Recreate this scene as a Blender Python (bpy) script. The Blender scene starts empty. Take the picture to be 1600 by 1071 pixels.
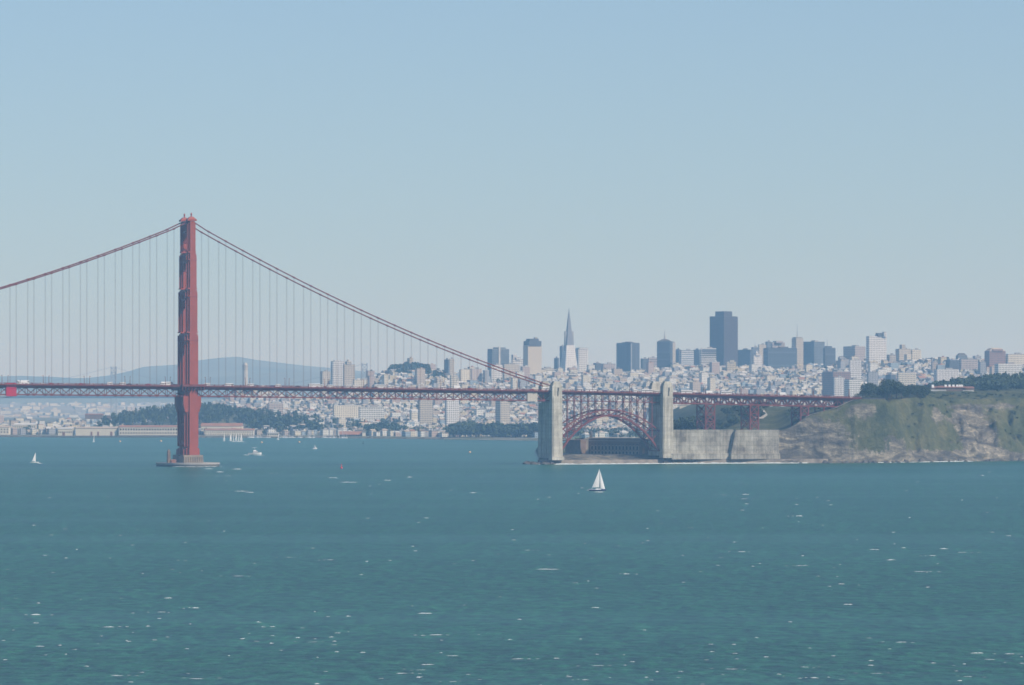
import bpy, math, random
from math import sin, cos, pi, radians, sqrt, atan2
from mathutils import Vector, noise

random.seed(7)
S = bpy.context.scene
COL = S.collection

# ------------------------------------------------------------------ camera, sky, sun, exposure
F = 7250.0            # focal length in pixels of the 1600 px wide photograph
CAMZ = 64.3           # eye height above the water, metres
VH = 618.0            # image row of the eye level
cam_d = bpy.data.cameras.new('camera')
cam = bpy.data.objects.new('camera', cam_d)
COL.objects.link(cam)
cam.location = (0, 0, CAMZ)
cam.rotation_euler = (radians(90), 0, 0)
cam_d.sensor_width = 36.0
cam_d.lens = F / 1600 * 36.0
cam_d.shift_y = (VH - 535.5) / 1600
cam_d.clip_start = 1.0
cam_d.clip_end = 80000
S.camera = cam

SUN_AZ = 124.0        # clockwise from the view direction
SUN_EL = 42.0
w = bpy.data.worlds.new('World')
S.world = w
w.use_nodes = True
nt = w.node_tree
bg = nt.nodes['Background']
sky = nt.nodes.new('ShaderNodeTexSky')
sky.sky_type = 'NISHITA'
sky.sun_disc = False
sky.sun_elevation = radians(SUN_EL)
sky.sun_rotation = radians(SUN_AZ)
sky.altitude = 3500
sky.air_density = 1.7
sky.dust_density = 0.6
sky.ozone_density = 10
# milky band low over the sea: the sky fades to a paler tone towards the horizon
tc = nt.nodes.new('ShaderNodeTexCoord'); sx = nt.nodes.new('ShaderNodeSeparateXYZ'); mr = nt.nodes.new('ShaderNodeMapRange'); mxs = nt.nodes.new('ShaderNodeMixRGB')
nt.links.new(tc.outputs['Generated'], sx.inputs[0]); nt.links.new(sx.outputs['Z'], mr.inputs['Value'])
mr.inputs['From Min'].default_value = 0.0; mr.inputs['From Max'].default_value = 0.35; mr.inputs['To Min'].default_value = 0.6; mr.inputs['To Max'].default_value = 0.0
nt.links.new(mr.outputs[0], mxs.inputs[0]); nt.links.new(sky.outputs[0], mxs.inputs[1]); mxs.inputs[2].default_value = (4.0, 5.2, 6.3, 1)
nt.links.new(mxs.outputs[0], bg.inputs[0])
bg.inputs[1].default_value = 0.105

sun_d = bpy.data.lights.new('sun', 'SUN')
sun_d.energy = 4.4
sun_d.angle = radians(0.53)
sun_d.color = (1.0, 0.945, 0.87)
sun = bpy.data.objects.new('sun', sun_d)
COL.objects.link(sun)
sv = Vector((sin(radians(SUN_AZ)) * cos(radians(SUN_EL)), cos(radians(SUN_AZ)) * cos(radians(SUN_EL)), sin(radians(SUN_EL))))
sun.rotation_euler = sv.to_track_quat('Z', 'Y').to_euler()
sun.location = (300, -300, 400)

S.view_settings.view_transform = 'Standard'
S.view_settings.look = 'None'
S.view_settings.exposure = 0.0
S.view_settings.gamma = 1.0
S.render.engine = 'CYCLES'
S.cycles.max_bounces = 5
S.cycles.diffuse_bounces = 2
S.cycles.glossy_bounces = 2
S.cycles.transmission_bounces = 2
S.cycles.volume_bounces = 1
S.cycles.use_denoising = True
S.cycles.filter_width = 1.6

HAZE_DENSITY = 7.8e-5
HAZE_COLOR = (0.36, 0.65, 1.0)

# ------------------------------------------------------------------ helpers
def PX(x, Y):
    return (x - 800.0) / F * Y

def PZ(v, Y):
    return CAMZ + (VH - v) * Y / F

def interp(pts, x):
    if x <= pts[0][0]: return pts[0][1]
    for (a, b), (c, d) in zip(pts, pts[1:]):
        if x <= c:
            t = (x - a) / (c - a)
            return b + (d - b) * t
    return pts[-1][1]

def sstep(a, b, x):
    t = min(1.0, max(0.0, (x - a) / (b - a)))
    return t * t * (3 - 2 * t)

def fbm(x, y, z=0.0, o=4):
    return noise.fractal(Vector((x, y, z)), 1.0, 2.0, o)

class MB:
    """collects polygons for ONE mesh object"""
    def __init__(self):
        self.v = []; self.f = []; self.m = []
    def face(self, pts, m=0):
        n = len(self.v); self.v.extend(pts)
        self.f.append(tuple(range(n, n + len(pts)))); self.m.append(m)
    def add(self, vs, fs, m=0):
        n = len(self.v); self.v.extend(vs)
        for f in fs:
            self.f.append(tuple(i + n for i in f)); self.m.append(m)
    def box(self, c, d, rz=0.0, m=0, mtop=None, taper=(1.0, 1.0)):
        """c = centre of the base, d = sizes"""
        hx, hy = d[0] / 2, d[1] / 2
        cz, sz = cos(rz), sin(rz)
        vs = []
        for z, tx, ty in ((0, 1, 1), (d[2], taper[0], taper[1])):
            for sx, sy in ((-1, -1), (1, -1), (1, 1), (-1, 1)):
                x, y = sx * hx * tx, sy * hy * ty
                vs.append((c[0] + x * cz - y * sz, c[1] + x * sz + y * cz, c[2] + z))
        self.add(vs, [(0, 3, 2, 1), (0, 1, 5, 4), (1, 2, 6, 5), (2, 3, 7, 6), (3, 0, 4, 7)], m)
        self.add(vs[4:], [(0, 1, 2, 3)], m if mtop is None else mtop)
    def bar(self, a, b, wd, ht=None, m=0, up=(0, 0, 1)):
        """rectangular bar from a to b"""
        ht = wd if ht is None else ht
        a = Vector(a); b = Vector(b); d = (b - a).normalized()
        u = Vector(up)
        if abs(d.dot(u)) > 0.99: u = Vector((cosP, sinP, 0))
        s = d.cross(u).normalized(); t = s.cross(d)
        s *= wd / 2; t *= ht / 2
        vs = [tuple(p) for p in (a - s - t, a + s - t, a + s + t, a - s + t, b - s - t, b + s - t, b + s + t, b - s + t)]
        self.add(vs, [(0, 3, 2, 1), (4, 5, 6, 7), (0, 1, 5, 4), (1, 2, 6, 5), (2, 3, 7, 6), (3, 0, 4, 7)], m)
    def tube(self, pts, r, n=8, m=0, cap=True):
        rs = r if isinstance(r, (list, tuple)) else [r] * len(pts)
        pts = [Vector(p) for p in pts]
        rings = []
        for i, p in enumerate(pts):
            d = (pts[min(i + 1, len(pts) - 1)] - pts[max(i - 1, 0)]).normalized()
            u = Vector((0, 0, 1)) if abs(d.z) < 0.95 else Vector((0, 1, 0))
            s = d.cross(u).normalized(); t = s.cross(d)
            rings.append([tuple(p + (s * cos(2 * pi * k / n) + t * sin(2 * pi * k / n)) * rs[i]) for k in range(n)])
        vs = [q for ring in rings for q in ring]
        fs = []
        for i in range(len(pts) - 1):
            for k in range(n):
                fs.append((i * n + k, i * n + (k + 1) % n, (i + 1) * n + (k + 1) % n, (i + 1) * n + k))
        if cap:
            fs.append(tuple(range(n - 1, -1, -1))); fs.append(tuple((len(pts) - 1) * n + k for k in range(n)))
        self.add(vs, fs, m)
    def prism(self, poly, z0, z1, m=0, mtop=None, origin=(0, 0), rz=0.0):
        cz, sz = cos(rz), sin(rz)
        P = [(origin[0] + x * cz - y * sz, origin[1] + x * sz + y * cz) for x, y in poly]
        n = len(P)
        vs = [(x, y, z0) for x, y in P] + [(x, y, z1) for x, y in P]
        self.add(vs, [(i, (i + 1) % n, n + (i + 1) % n, n + i) for i in range(n)], m)
        self.add(vs[n:], [tuple(range(n))], m if mtop is None else mtop)
        self.add(vs[:n], [tuple(range(n - 1, -1, -1))], m)
    def build(self, name, mats, parent=None, uv=False, smooth=False):
        me = bpy.data.meshes.new(name)
        me.from_pydata(self.v, [], self.f)
        if not isinstance(mats, (list, tuple)): mats = [mats]
        for mt in mats: me.materials.append(mt)
        if len(mats) > 1: me.polygons.foreach_set('material_index', self.m)
        if uv:
            ul = me.uv_layers.new(name='UVMap')
            out = []
            vv = self.v
            for p in me.polygons:
                n = p.normal
                if abs(n.z) > 0.7:
                    for i in p.vertices: out += [vv[i][0], vv[i][1]]
                else:
                    l = sqrt(n.x * n.x + n.y * n.y); tx, ty = -n.y / l, n.x / l
                    for i in p.vertices: out += [vv[i][0] * tx + vv[i][1] * ty, vv[i][2]]
            ul.data.foreach_set('uv', out)
        if smooth: me.polygons.foreach_set('use_smooth', [True] * len(me.polygons))
        me.update()
        o = bpy.data.objects.new(name, me)
        COL.objects.link(o)
        if parent is not None: o.parent = parent
        return o

def tag(o, label=None, cat=None, group=None, kind=None):
    if label: o['label'] = label
    if cat: o['category'] = cat
    if group: o['group'] = group
    if kind: o['kind'] = kind
    return o

def empty(name, loc=(0, 0, 0), rz=0.0):
    o = bpy.data.objects.new(name, None)
    o.location = loc; o.rotation_euler = (0, 0, rz); o.empty_display_size = 1
    COL.objects.link(o)
    return o

def copy_tree(o, parent=None):
    c = o.copy(); COL.objects.link(c)
    if parent is not None: c.parent = parent
    for ch in list(KIDS.get(o.name, [])): copy_tree(ch, c)
    return c
KIDS = {}
def kids(root, *ch): KIDS[root.name] = list(ch)

# ------------------------------------------------------------------ materials
def mat(name, col, rough=0.8, spec=0.2, metal=0.0, var=0.0, scale=1.0, col2=None, bump=0.0, bscale=None):
    m = bpy.data.materials.new(name); m.use_nodes = True
    t = m.node_tree; b = t.nodes['Principled BSDF']
    b.inputs['Base Color'].default_value = (*col, 1)
    b.inputs['Roughness'].default_value = rough
    b.inputs['Specular IOR Level'].default_value = spec
    b.inputs['Metallic'].default_value = metal
    if var or col2 or bump:
        g = t.nodes.new('ShaderNodeNewGeometry')
        n = t.nodes.new('ShaderNodeTexNoise'); n.inputs['Scale'].default_value = scale; n.inputs['Detail'].default_value = 6
        n.inputs['Roughness'].default_value = 0.65
        t.links.new(g.outputs['Position'], n.inputs['Vector'])
        r = t.nodes.new('ShaderNodeValToRGB')
        c2 = col2 or tuple(max(0, c * (1 - var)) for c in col)
        c1 = col if col2 else tuple(min(1, c * (1 + var)) for c in col)
        r.color_ramp.elements[0].position = 0.35; r.color_ramp.elements[0].color = (*c2, 1)
        r.color_ramp.elements[1].position = 0.65; r.color_ramp.elements[1].color = (*c1, 1)
        t.links.new(n.outputs['Fac'], r.inputs['Fac']); t.links.new(r.outputs[0], b.inputs['Base Color'])
        if bump:
            bp = t.nodes.new('ShaderNodeBump'); bp.inputs['Strength'].default_value = 1.0; bp.inputs['Distance'].default_value = bump
            n2 = t.nodes.new('ShaderNodeTexNoise'); n2.inputs['Scale'].default_value = bscale or scale * 4; n2.inputs['Detail'].default_value = 5
            t.links.new(g.outputs['Position'], n2.inputs['Vector'])
            t.links.new(n2.outputs['Fac'], bp.inputs['Height']); t.links.new(bp.outputs[0], b.inputs['Normal'])
    return m

def facade(name, wall, win, bw=3.2, rh=3.3, mort=0.9, rough=0.7, off=0.0, var=0.12):
    """wall colour with a grid of windows laid out in metres on the UVs"""
    m = bpy.data.materials.new(name); m.use_nodes = True
    t = m.node_tree; b = t.nodes['Principled BSDF']
    uv = t.nodes.new('ShaderNodeUVMap'); uv.uv_map = 'UVMap'
    br = t.nodes.new('ShaderNodeTexBrick')
    br.offset = off; br.squash = 1.0
    br.inputs['Scale'].default_value = 1.0
    br.inputs['Mortar Size'].default_value = mort / 2
    br.inputs['Mortar Smooth'].default_value = 0.0
    br.inputs['Bias'].default_value = -0.3
    br.inputs['Brick Width'].default_value = bw
    br.inputs['Row Height'].default_value = rh
    br.inputs['Color1'].default_value = (*win, 1)
    br.inputs['Color2'].default_value = (*[min(1, c * 1.9 + 0.02) for c in win], 1)
    n = t.nodes.new('ShaderNodeTexNoise'); n.inputs['Scale'].default_value = 0.05; n.inputs['Detail'].default_value = 4
    g = t.nodes.new('ShaderNodeNewGeometry'); t.links.new(g.outputs['Position'], n.inputs['Vector'])
    mx = t.nodes.new('ShaderNodeMixRGB')
    mx.inputs[1].default_value = (*[c * (1 - var) for c in wall], 1); mx.inputs[2].default_value = (*[min(1, c * (1 + var)) for c in wall], 1)
    t.links.new(n.outputs['Fac'], mx.inputs[0]); t.links.new(mx.outputs[0], br.inputs['Mortar'])
    t.links.new(uv.outputs[0], br.inputs['Vector']); t.links.new(br.outputs['Color'], b.inputs['Base Color'])
    b.inputs['Roughness'].default_value = rough; b.inputs['Specular IOR Level'].default_value = 0.25
    return m

M = {}
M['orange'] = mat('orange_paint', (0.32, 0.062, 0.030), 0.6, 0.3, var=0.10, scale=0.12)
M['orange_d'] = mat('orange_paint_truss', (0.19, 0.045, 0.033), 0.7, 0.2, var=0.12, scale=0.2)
M['rope'] = mat('suspender_steel', (0.10, 0.05, 0.045), 0.7)
M['asphalt'] = mat('asphalt', (0.06, 0.06, 0.065), 0.9, var=0.2, scale=0.3)
M['concrete'] = mat('pylon_concrete', (0.45, 0.43, 0.37), 0.9, 0.1, col2=(0.37, 0.355, 0.305), scale=0.07)
M['pier'] = mat('pier_concrete', (0.33, 0.27, 0.20), 0.9, 0.1, col2=(0.22, 0.18, 0.14), scale=0.15)
M['fender'] = mat('fender_concrete', (0.38, 0.36, 0.33), 0.9, 0.1, var=0.15, scale=0.2)
M['fender_dark'] = mat('wet_fender_concrete', (0.12, 0.12, 0.11), 0.7, 0.3, var=0.2, scale=0.3)
M['tarp_red'] = mat('red_containment_tarp', (0.47, 0.025, 0.06), 0.8, var=0.08, scale=0.4)
M['tarp_tan'] = mat('tan_containment_tarp', (0.55, 0.50, 0.42), 0.8, var=0.06, scale=0.4)
M['white'] = mat('white_paint', (0.8, 0.8, 0.78), 0.4, 0.4)
M['foam'] = mat('foam', (0.55, 0.59, 0.57), 0.9, 0.1)
M['black'] = mat('dark_opening', (0.02, 0.02, 0.022), 0.6)
M['glass'] = mat('dark_glass', (0.03, 0.035, 0.04), 0.15, 0.5)
M['brick'] = mat('fort_brick', (0.23, 0.16, 0.12), 0.9, 0.1, col2=(0.15, 0.11, 0.09), scale=0.25)
M['stone'] = mat('fort_stone', (0.42, 0.37, 0.31), 0.9, 0.1, var=0.15, scale=0.4)
M['sand'] = mat('beach_sand', (0.42, 0.36, 0.29), 0.95, 0.05, var=0.1, scale=0.05)
M['rock_dark'] = mat('shore_rock', (0.16, 0.14, 0.12), 0.9, 0.1, col2=(0.07, 0.065, 0.06), scale=0.4)
M['leaf_a'] = mat('leaves_dark', (0.035, 0.055, 0.028), 0.8, 0.1, var=0.3, scale=0.15)
M['leaf_b'] = mat('leaves_mid', (0.07, 0.092, 0.042), 0.8, 0.1, var=0.3, scale=0.15)
M['bark'] = mat('bark', (0.10, 0.075, 0.055), 0.95, 0.1, var=0.2, scale=1.0)
M['roof_red'] = mat('red_tile_roof', (0.33, 0.17, 0.11), 0.9, 0.1, var=0.15, scale=0.1)
M['roof_grey'] = mat('grey_roof', (0.30, 0.30, 0.29), 0.9, 0.1, var=0.2, scale=0.06)
M['roof_pale'] = mat('pale_roof', (0.52, 0.51, 0.47), 0.9, 0.1, var=0.15, scale=0.06)
M['roof_dark'] = mat('dark_roof', (0.11, 0.105, 0.10), 0.9, 0.1, var=0.2, scale=0.06)
M['roof_tan'] = mat('tan_roof', (0.42, 0.35, 0.27), 0.9, 0.1, var=0.2, scale=0.06)
M['cream'] = mat('cream_wall', (0.66, 0.60, 0.47), 0.9, 0.1, var=0.06, scale=0.1)
M['navy'] = mat('navy_hull', (0.02, 0.035, 0.12), 0.3, 0.5)
M['sail'] = mat('sail_cloth', (0.82, 0.81, 0.78), 0.7, 0.2, var=0.03, scale=0.4)
M['buoy'] = mat('orange_buoy', (0.6, 0.4, 0.2), 0.5)
M['redbuoy'] = mat('red_buoy', (0.55, 0.04, 0.04), 0.5)
M['metal'] = mat('grey_metal', (0.35, 0.36, 0.37), 0.5, 0.4, metal=0.3)
M['rust'] = mat('rusty_crane_steel', (0.24, 0.12, 0.09), 0.8)

WALLC = {
 'white': (0.66, 0.66, 0.61), 'cream': (0.62, 0.575, 0.455), 'tan': (0.46, 0.39, 0.31), 'pink': (0.45, 0.36, 0.31),
 'grey': (0.34, 0.35, 0.36), 'blue': (0.28, 0.36, 0.42), 'yellow': (0.56, 0.49, 0.33), 'brown': (0.27, 0.19, 0.14)}
HW = {}
for k, c in WALLC.items():
    HW[k] = facade('house_wall_' + k, c, (0.06, 0.065, 0.075), 3.0, 3.2, 1.8)

def concrete_mat(name, dark, mid, light, bw, rh_, mort):
    m = mat(name, mid, 0.9, 0.1)
    t = m.node_tree; b = t.nodes['Principled BSDF']; L = t.links.new
    g = t.nodes.new('ShaderNodeNewGeometry'); uv = t.nodes.new('ShaderNodeUVMap'); uv.uv_map = 'UVMap'
    def nz(sc, scale, det=7):
        mp = t.nodes.new('ShaderNodeMapping'); mp.inputs['Scale'].default_value = sc
        n = t.nodes.new('ShaderNodeTexNoise'); n.inputs['Scale'].default_value = scale; n.inputs['Detail'].default_value = det; n.inputs['Roughness'].default_value = .7
        L(g.outputs['Position'], mp.inputs[0]); L(mp.outputs[0], n.inputs['Vector']); return n
    r = t.nodes.new('ShaderNodeValToRGB'); e = r.color_ramp.elements
    e[0].position = .32; e[0].color = (*dark, 1); e[1].position = .62; e[1].color = (*light, 1)
    x = e.new(.46); x.color = (*mid, 1)
    L(nz((1, 1, 1), 0.055).outputs[0], r.inputs[0])
    st = t.nodes.new('ShaderNodeValToRGB'); e = st.color_ramp.elements
    e[0].position = .40; e[0].color = (.62, .60, .56, 1); e[1].position = .55; e[1].color = (1.06, 1.06, 1.05, 1)
    L(nz((1, 1, .07), 0.45).outputs[0], st.inputs[0])          # rain streaks
    m1 = t.nodes.new('ShaderNodeMixRGB'); m1.blend_type = 'MULTIPLY'; m1.inputs[0].default_value = .75
    L(r.outputs[0], m1.inputs[1]); L(st.outputs[0], m1.inputs[2])
    br = t.nodes.new('ShaderNodeTexBrick'); br.inputs['Scale'].default_value = 1; br.inputs['Mortar Size'].default_value = mort; br.inputs['Brick Width'].default_value = bw; br.inputs['Row Height'].default_value = rh_
    br.inputs['Color1'].default_value = (1.08, 1.07, 1.05, 1); br.inputs['Color2'].default_value = (.86, .85, .83, 1); br.inputs['Mortar'].default_value = (.66, .64, .6, 1); br.offset = 0
    L(uv.outputs[0], br.inputs['Vector'])
    m2 = t.nodes.new('ShaderNodeMixRGB'); m2.blend_type = 'MULTIPLY'; m2.inputs[0].default_value = .8
    L(m1.outputs[0], m2.inputs[1]); L(br.outputs['Color'], m2.inputs[2]); L(m2.outputs[0], b.inputs['Base Color'])
    return m
M['concrete'] = concrete_mat('pylon_concrete', (0.34, 0.32, 0.27), (0.50, 0.475, 0.405), (0.60, 0.575, 0.50), 30, 3.4, .12)
def M_m(k, c):
    if k not in M: M[k] = mat(k, c, .9, .1, var=.08, scale=.1)
    return M[k]
def M_fac(name, wall, win, **k):
    key = 'facade_' + name
    if key not in M: M[key] = facade(key, wall, win, **k)
    return M[key]

# ------------------------------------------------------------------ bridge frame
PHI = radians(22.0)
cosP, sinP = cos(PHI), sin(PHI)
BX, BY = PX(293.5, 4200), 4200.0
def B(s, o, z):
    """s metres along the deck from the tower (towards the city shore), o metres across (positive = far side)"""
    return (BX + s * cosP - o * sinP, BY + s * sinP + o * cosP, z)
def s_at(x, o=0.0):
    k = (x - 800.0) / F
    return (k * (BY + o * cosP) - BX + o * sinP) / (cosP - k * sinP)
DECK = [(-900, 79.5), (-640, 79.5), (-177, 75.6), (0, 74.2), (355, 69.8), (468, 67.6), (666, 63.4), (800, 62)]
def dz(s): return interp(DECK, s)          # top of the railing
S1, S2 = s_at(868.5, -13.5), s_at(1041.5, -13.5)
SEND = 672.0
TO = 10.0                                   # truss and cable planes at o = +-TO

# ------------------------------------------------------------------ terrain
COAST = [(20, 4340), (36, 4318), (60, 4322), (150, 4362), (250, 4390), (300, 4402), (360, 4432), (430, 4500), (520, 4575), (640, 4640), (900, 4690), (1500, 4690), (2500, 4600)]
WALLX0, WALLX1 = 145.0, 252.0
def wall_y(X): return BY + (X - BX) * sinP / cosP - 17.0 / cosP     # face of the retaining wall
CL_TOP = [(250, 33), (283, 45), (300, 49.5), (321, 55), (345, 58.5), (400, 61), (520, 61), (650, 60), (900, 58), (2500, 60)]
CL_D = [(250, 18), (283, 14), (300, 13), (321, 14), (335, 20), (365, 42), (430, 90), (600, 120), (2500, 110)]
def bluff_z(X, Y):
    yc = interp(COAST, X) + 5 * fbm(X / 25, 3.3) * (1 if X > 255 else 0.2)
    d = (Y - yc)
    if d < 0: return max(-4.0, d * 0.25)
    n1 = fbm(X / 42, Y / 42, 1.0, 5); n2 = fbm(X / 11, Y / 11, 5.0, 5)
    terr = 3.6 * sstep(0, 7, d) + 5.0 * sstep(8, 45, d)
    if X < WALLX0 + 2: 
        z = terr + 0.3 * n2
        if X < 34: z = (z + 3) * sstep(24, 34, X) - 3
        if X < 145: return z if Y < 5400 else z - (Y - 5400) * 0.05
    # hillside behind the wall and the long bluff
    wl = wall_y(X) + 2.0
    inl = Y - wl
    shelf = 31.0 + 24 * sstep(20, 420, inl) * sstep(185, 260, X)
    shelf -= 26 * sstep(60, 300, inl) * (1 - sstep(170, 225, X))
    if X <= 250:
        z = shelf if inl > 0 else terr
        return z + 0.5 * n2
    t = sstep(250, 285, X)
    zt = interp(CL_TOP, X) + 3.5 * fbm(X / 38, 9.1, 0, 4) * sstep(330, 360, X); dd = interp(CL_D, X)
    base = 3.5 * sstep(0, 10, d)
    u = min(1.0, max(0.0, (d - 6) / dd))
    rid = 1 - abs(fbm(X / 30, 7.7, Y / 160, 4)) * 2.2
    rid2 = 1 - abs(fbm(X / 9, 2.7, Y / 40, 3)) * 2.0
    amp = sin(pi * min(1, u)) ** .8
    big_ = sstep(330, 380, X)
    u = min(1.0, max(0.0, u + (0.08 * n1 * big_ + 0.12 * n1 + 0.11 * (rid - .5) + 0.08 * (rid2 - .5) + 0.07 * fbm(X / 14, Y / 50, 2.0, 4)) * amp))
    ul = u + 0.008 * sin(u * 34 + 5 * n1) * amp
    cliff = base + (zt - base) * (max(0, ul) ** 0.9)
    plate = 7.5 * sstep(dd, dd + 170, d) + 2 * sstep(420, 800, d) - 30 * sstep(1000, 1700, d)
    z2 = cliff + plate + (3.0 * n2 + 1.6 * n1) * sstep(0, 14, d) * (1 - 0.75 * sstep(dd * 0.8, dd * 1.3, d))
    if X > 285: z = z2
    else: z = (terr if inl < -1 else max(shelf, terr)) * (1 - t) + z2 * t
    if inl > 45: z = min(z, 50 + 24 * sstep(322, 372, X * 4600 / Y) + 1.5 * n2)
    # level the ground that carries the approach road
    s = (X - BX) * cosP + (Y - BY) * sinP; o = -(X - BX) * sinP + (Y - BY) * cosP
    if 645 < s < 730 and abs(o) < 40:
        k = (1 - sstep(14, 34, abs(o))) * sstep(645, 672, s) * (1 - sstep(695, 730, s))
        z = z * (1 - k) + (dz(s) - 2.6) * k
    elif s > 500 and -11 < o < 40:
        z = min(z, max(dz(s) - 13.5 - 0.0 * s, interp([(500, 31), (600, 40), (672, 60)], s)))
    return z

def grid_mesh(name, xs, ys, fz, mtl, attr=None):
    nx, ny = len(xs), len(ys)
    vs = [(x, y, fz(x, y)) for y in ys for x in xs]
    fs = [(j * nx + i, j * nx + i + 1, (j + 1) * nx + i + 1, (j + 1) * nx + i) for j in range(ny - 1) for i in range(nx - 1)]
    me = bpy.data.meshes.new(name); me.from_pydata(vs, [], fs); me.materials.append(mtl)
    me.polygons.foreach_set('use_smooth', [True] * len(fs))
    if attr:
        a = me.attributes.new('cover', 'FLOAT', 'POINT')
        a.data.foreach_set('value', [attr(*v) for v in vs])
    me.update()
    o = bpy.data.objects.new(name, me); COL.objects.link(o)
    return o

def frange(a, b, st):
    n = int(round((b - a) / st)); return [a + (b - a) * i / n for i in range(n + 1)]

# plant cover on the bluff: 1 = green, 0 = bare rock
def blob(X, Z, cx, cz, rx, rz): return math.exp(-(((X - cx) / rx) ** 2 + ((Z - cz) / rz) ** 2))
def cover(X, Y, Z):
    n = fbm(X / 22, Y / 22, Z / 14, 5); n2 = fbm(X / 6, Y / 6, Z / 5, 4)
    c = 0.92 + 0.36 * n + 0.22 * n2
    kx = 800 + X / Y * F                       # metres converted once to a direction along the shore
    c += 1.1 * sstep(54, 61, Z) 
    c -= 1.15 * blob(kx, Z, 1262, 20, 62, 26)       # grey rock knob by the wall
    c -= 1.2 * blob(kx, Z, 1512, 42, 30, 17)        # pale scar below the plateau
    c -= 1.1 * blob(kx, Z, 1535, 22, 30, 14)
    c -= 0.9 * blob(kx, Z, 1350, 52, 26, 8)
    c -= 1.0 * blob(kx, Z, 1462, 46, 8, 10)
    c -= 1.0 * blob(kx, Z, 1405, 20, 12, 8)
    c -= 0.8 * blob(kx, Z, 1570, 55, 20, 5)
    c += 0.5 * blob(kx, Z, 1430, 30, 32, 12) + 0.6 * blob(kx, Z, 1590, 22, 18, 12) + 0.7 * blob(kx, Z, 1219, 16, 8, 8)
    c -= 1.3 * (1 - sstep(4, 15 + 9 * n, Z))
    if X < 250: c += 0.6
    if X < 330 and Y > wall_y(X) + 14: c += 1.2
    if X < 262 and Y < wall_y(X) + 4 or X < 150 and Y < 4480: c = -0.4
    return min(1.6, max(-0.6, c))

def bluff_material():
    m = bpy.data.materials.new('bluff_ground'); m.use_nodes = True
    t = m.node_tree; b = t.nodes['Principled BSDF']; L = t.links.new
    b.inputs['Roughness'].default_value = 0.95; b.inputs['Specular IOR Level'].default_value = 0.1
    g = t.nodes.new('ShaderNodeNewGeometry')
    at = t.nodes.new('ShaderNodeAttribute'); at.attribute_name = 'cover'
    def nz(scale, det=7, stretch=None):
        n = t.nodes.new('ShaderNodeTexNoise'); n.inputs['Scale'].default_value = scale; n.inputs['Detail'].default_value = det
        n.inputs['Roughness'].default_value = 0.7
        if stretch:
            mp = t.nodes.new('ShaderNodeMapping'); mp.inputs['Scale'].default_value = stretch; mp.inputs['Rotation'].default_value = (radians(12), radians(38), 0)
            n.inputs['Distortion'].default_value = 1.2
            L(g.outputs['Position'], mp.inputs[0]); L(mp.outputs[0], n.inputs['Vector'])
        else: L(g.outputs['Position'], n.inputs['Vector'])
        return n
    def ramp(src, stops):
        r = t.nodes.new('ShaderNodeValToRGB'); e = r.color_ramp.elements
        while len(e) < len(stops): e.new(0.5)
        for k, (p, c) in enumerate(stops): e[k].position = p; e[k].color = (*c, 1)
        L(src, r.inputs[0]); return r
    rock = ramp(nz(0.045, 9, (0.7, 0.7, 1.9)).outputs[0], [(0.34, (0.06, 0.06, 0.056)), (0.45, (0.12, 0.112, 0.095)), (0.54, (0.21, 0.19, 0.15)), (0.66, (0.40, 0.36, 0.28))])
    rk2 = ramp(nz(0.30, 8, (0.5, 0.5, 1.8)).outputs[0], [(0.36, (0.42, 0.43, 0.45)), (0.60, (1.25, 1.2, 1.12))])
    rm = t.nodes.new('ShaderNodeMixRGB'); rm.blend_type = 'MULTIPLY'; rm.inputs[0].default_value = 0.85
    L(rock.outputs[0], rm.inputs[1]); L(rk2.outputs[0], rm.inputs[2])
    green = ramp(nz(0.03, 9).outputs[0], [(0.32, (0.050, 0.062, 0.028)), (0.46, (0.080, 0.092, 0.042)), (0.58, (0.125, 0.125, 0.06)), (0.72, (0.20, 0.17, 0.095))])
    gr2 = ramp(nz(0.3, 6).outputs[0], [(0.35, (0.6, 0.62, 0.6)), (0.65, (1.25, 1.22, 1.15))])
    gm = t.nodes.new('ShaderNodeMixRGB'); gm.blend_type = 'MULTIPLY'; gm.inputs[0].default_value = 0.9
    L(green.outputs[0], gm.inputs[1]); L(gr2.outputs[0], gm.inputs[2])
    n3 = nz(0.22, 6)
    ad = t.nodes.new('ShaderNodeMath'); ad.operation = 'MULTIPLY_ADD'; ad.inputs[1].default_value = 1.5; ad.inputs[2].default_value = -0.75
    L(n3.outputs[0], ad.inputs[0])
    s2 = t.nodes.new('ShaderNodeMath'); s2.operation = 'ADD'; L(ad.outputs[0], s2.inputs[0]); L(at.outputs['Fac'], s2.inputs[1])
    fr = ramp(s2.outputs[0], [(0.40, (0, 0, 0)), (0.56, (1, 1, 1))])
    mx = t.nodes.new('ShaderNodeMixRGB'); L(fr.outputs[0], mx.inputs[0]); L(rm.outputs[0], mx.inputs[1]); L(gm.outputs[0], mx.inputs[2])
    L(mx.outputs[0], b.inputs['Base Color'])
    bp = t.nodes.new('ShaderNodeBump'); bp.inputs['Distance'].default_value = 3.0; bp.inputs['Strength'].default_value = 1.0
    L(nz(0.16, 8).outputs[0], bp.inputs['Height']); L(bp.outputs[0], b.inputs['Normal'])
    return m
M['bluff'] = bluff_material()
bluff = grid_mesh('bluff_terrain', frange(25, 250, 2.5) + frange(252, 900, 2.2) + frange(915, 2400, 30),
                  frange(4300, 4800, 2.2) + frange(4810, 5400, 12) + frange(5430, 6500, 60), bluff_z, M['bluff'], cover)
tag(bluff, kind='structure')

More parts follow.
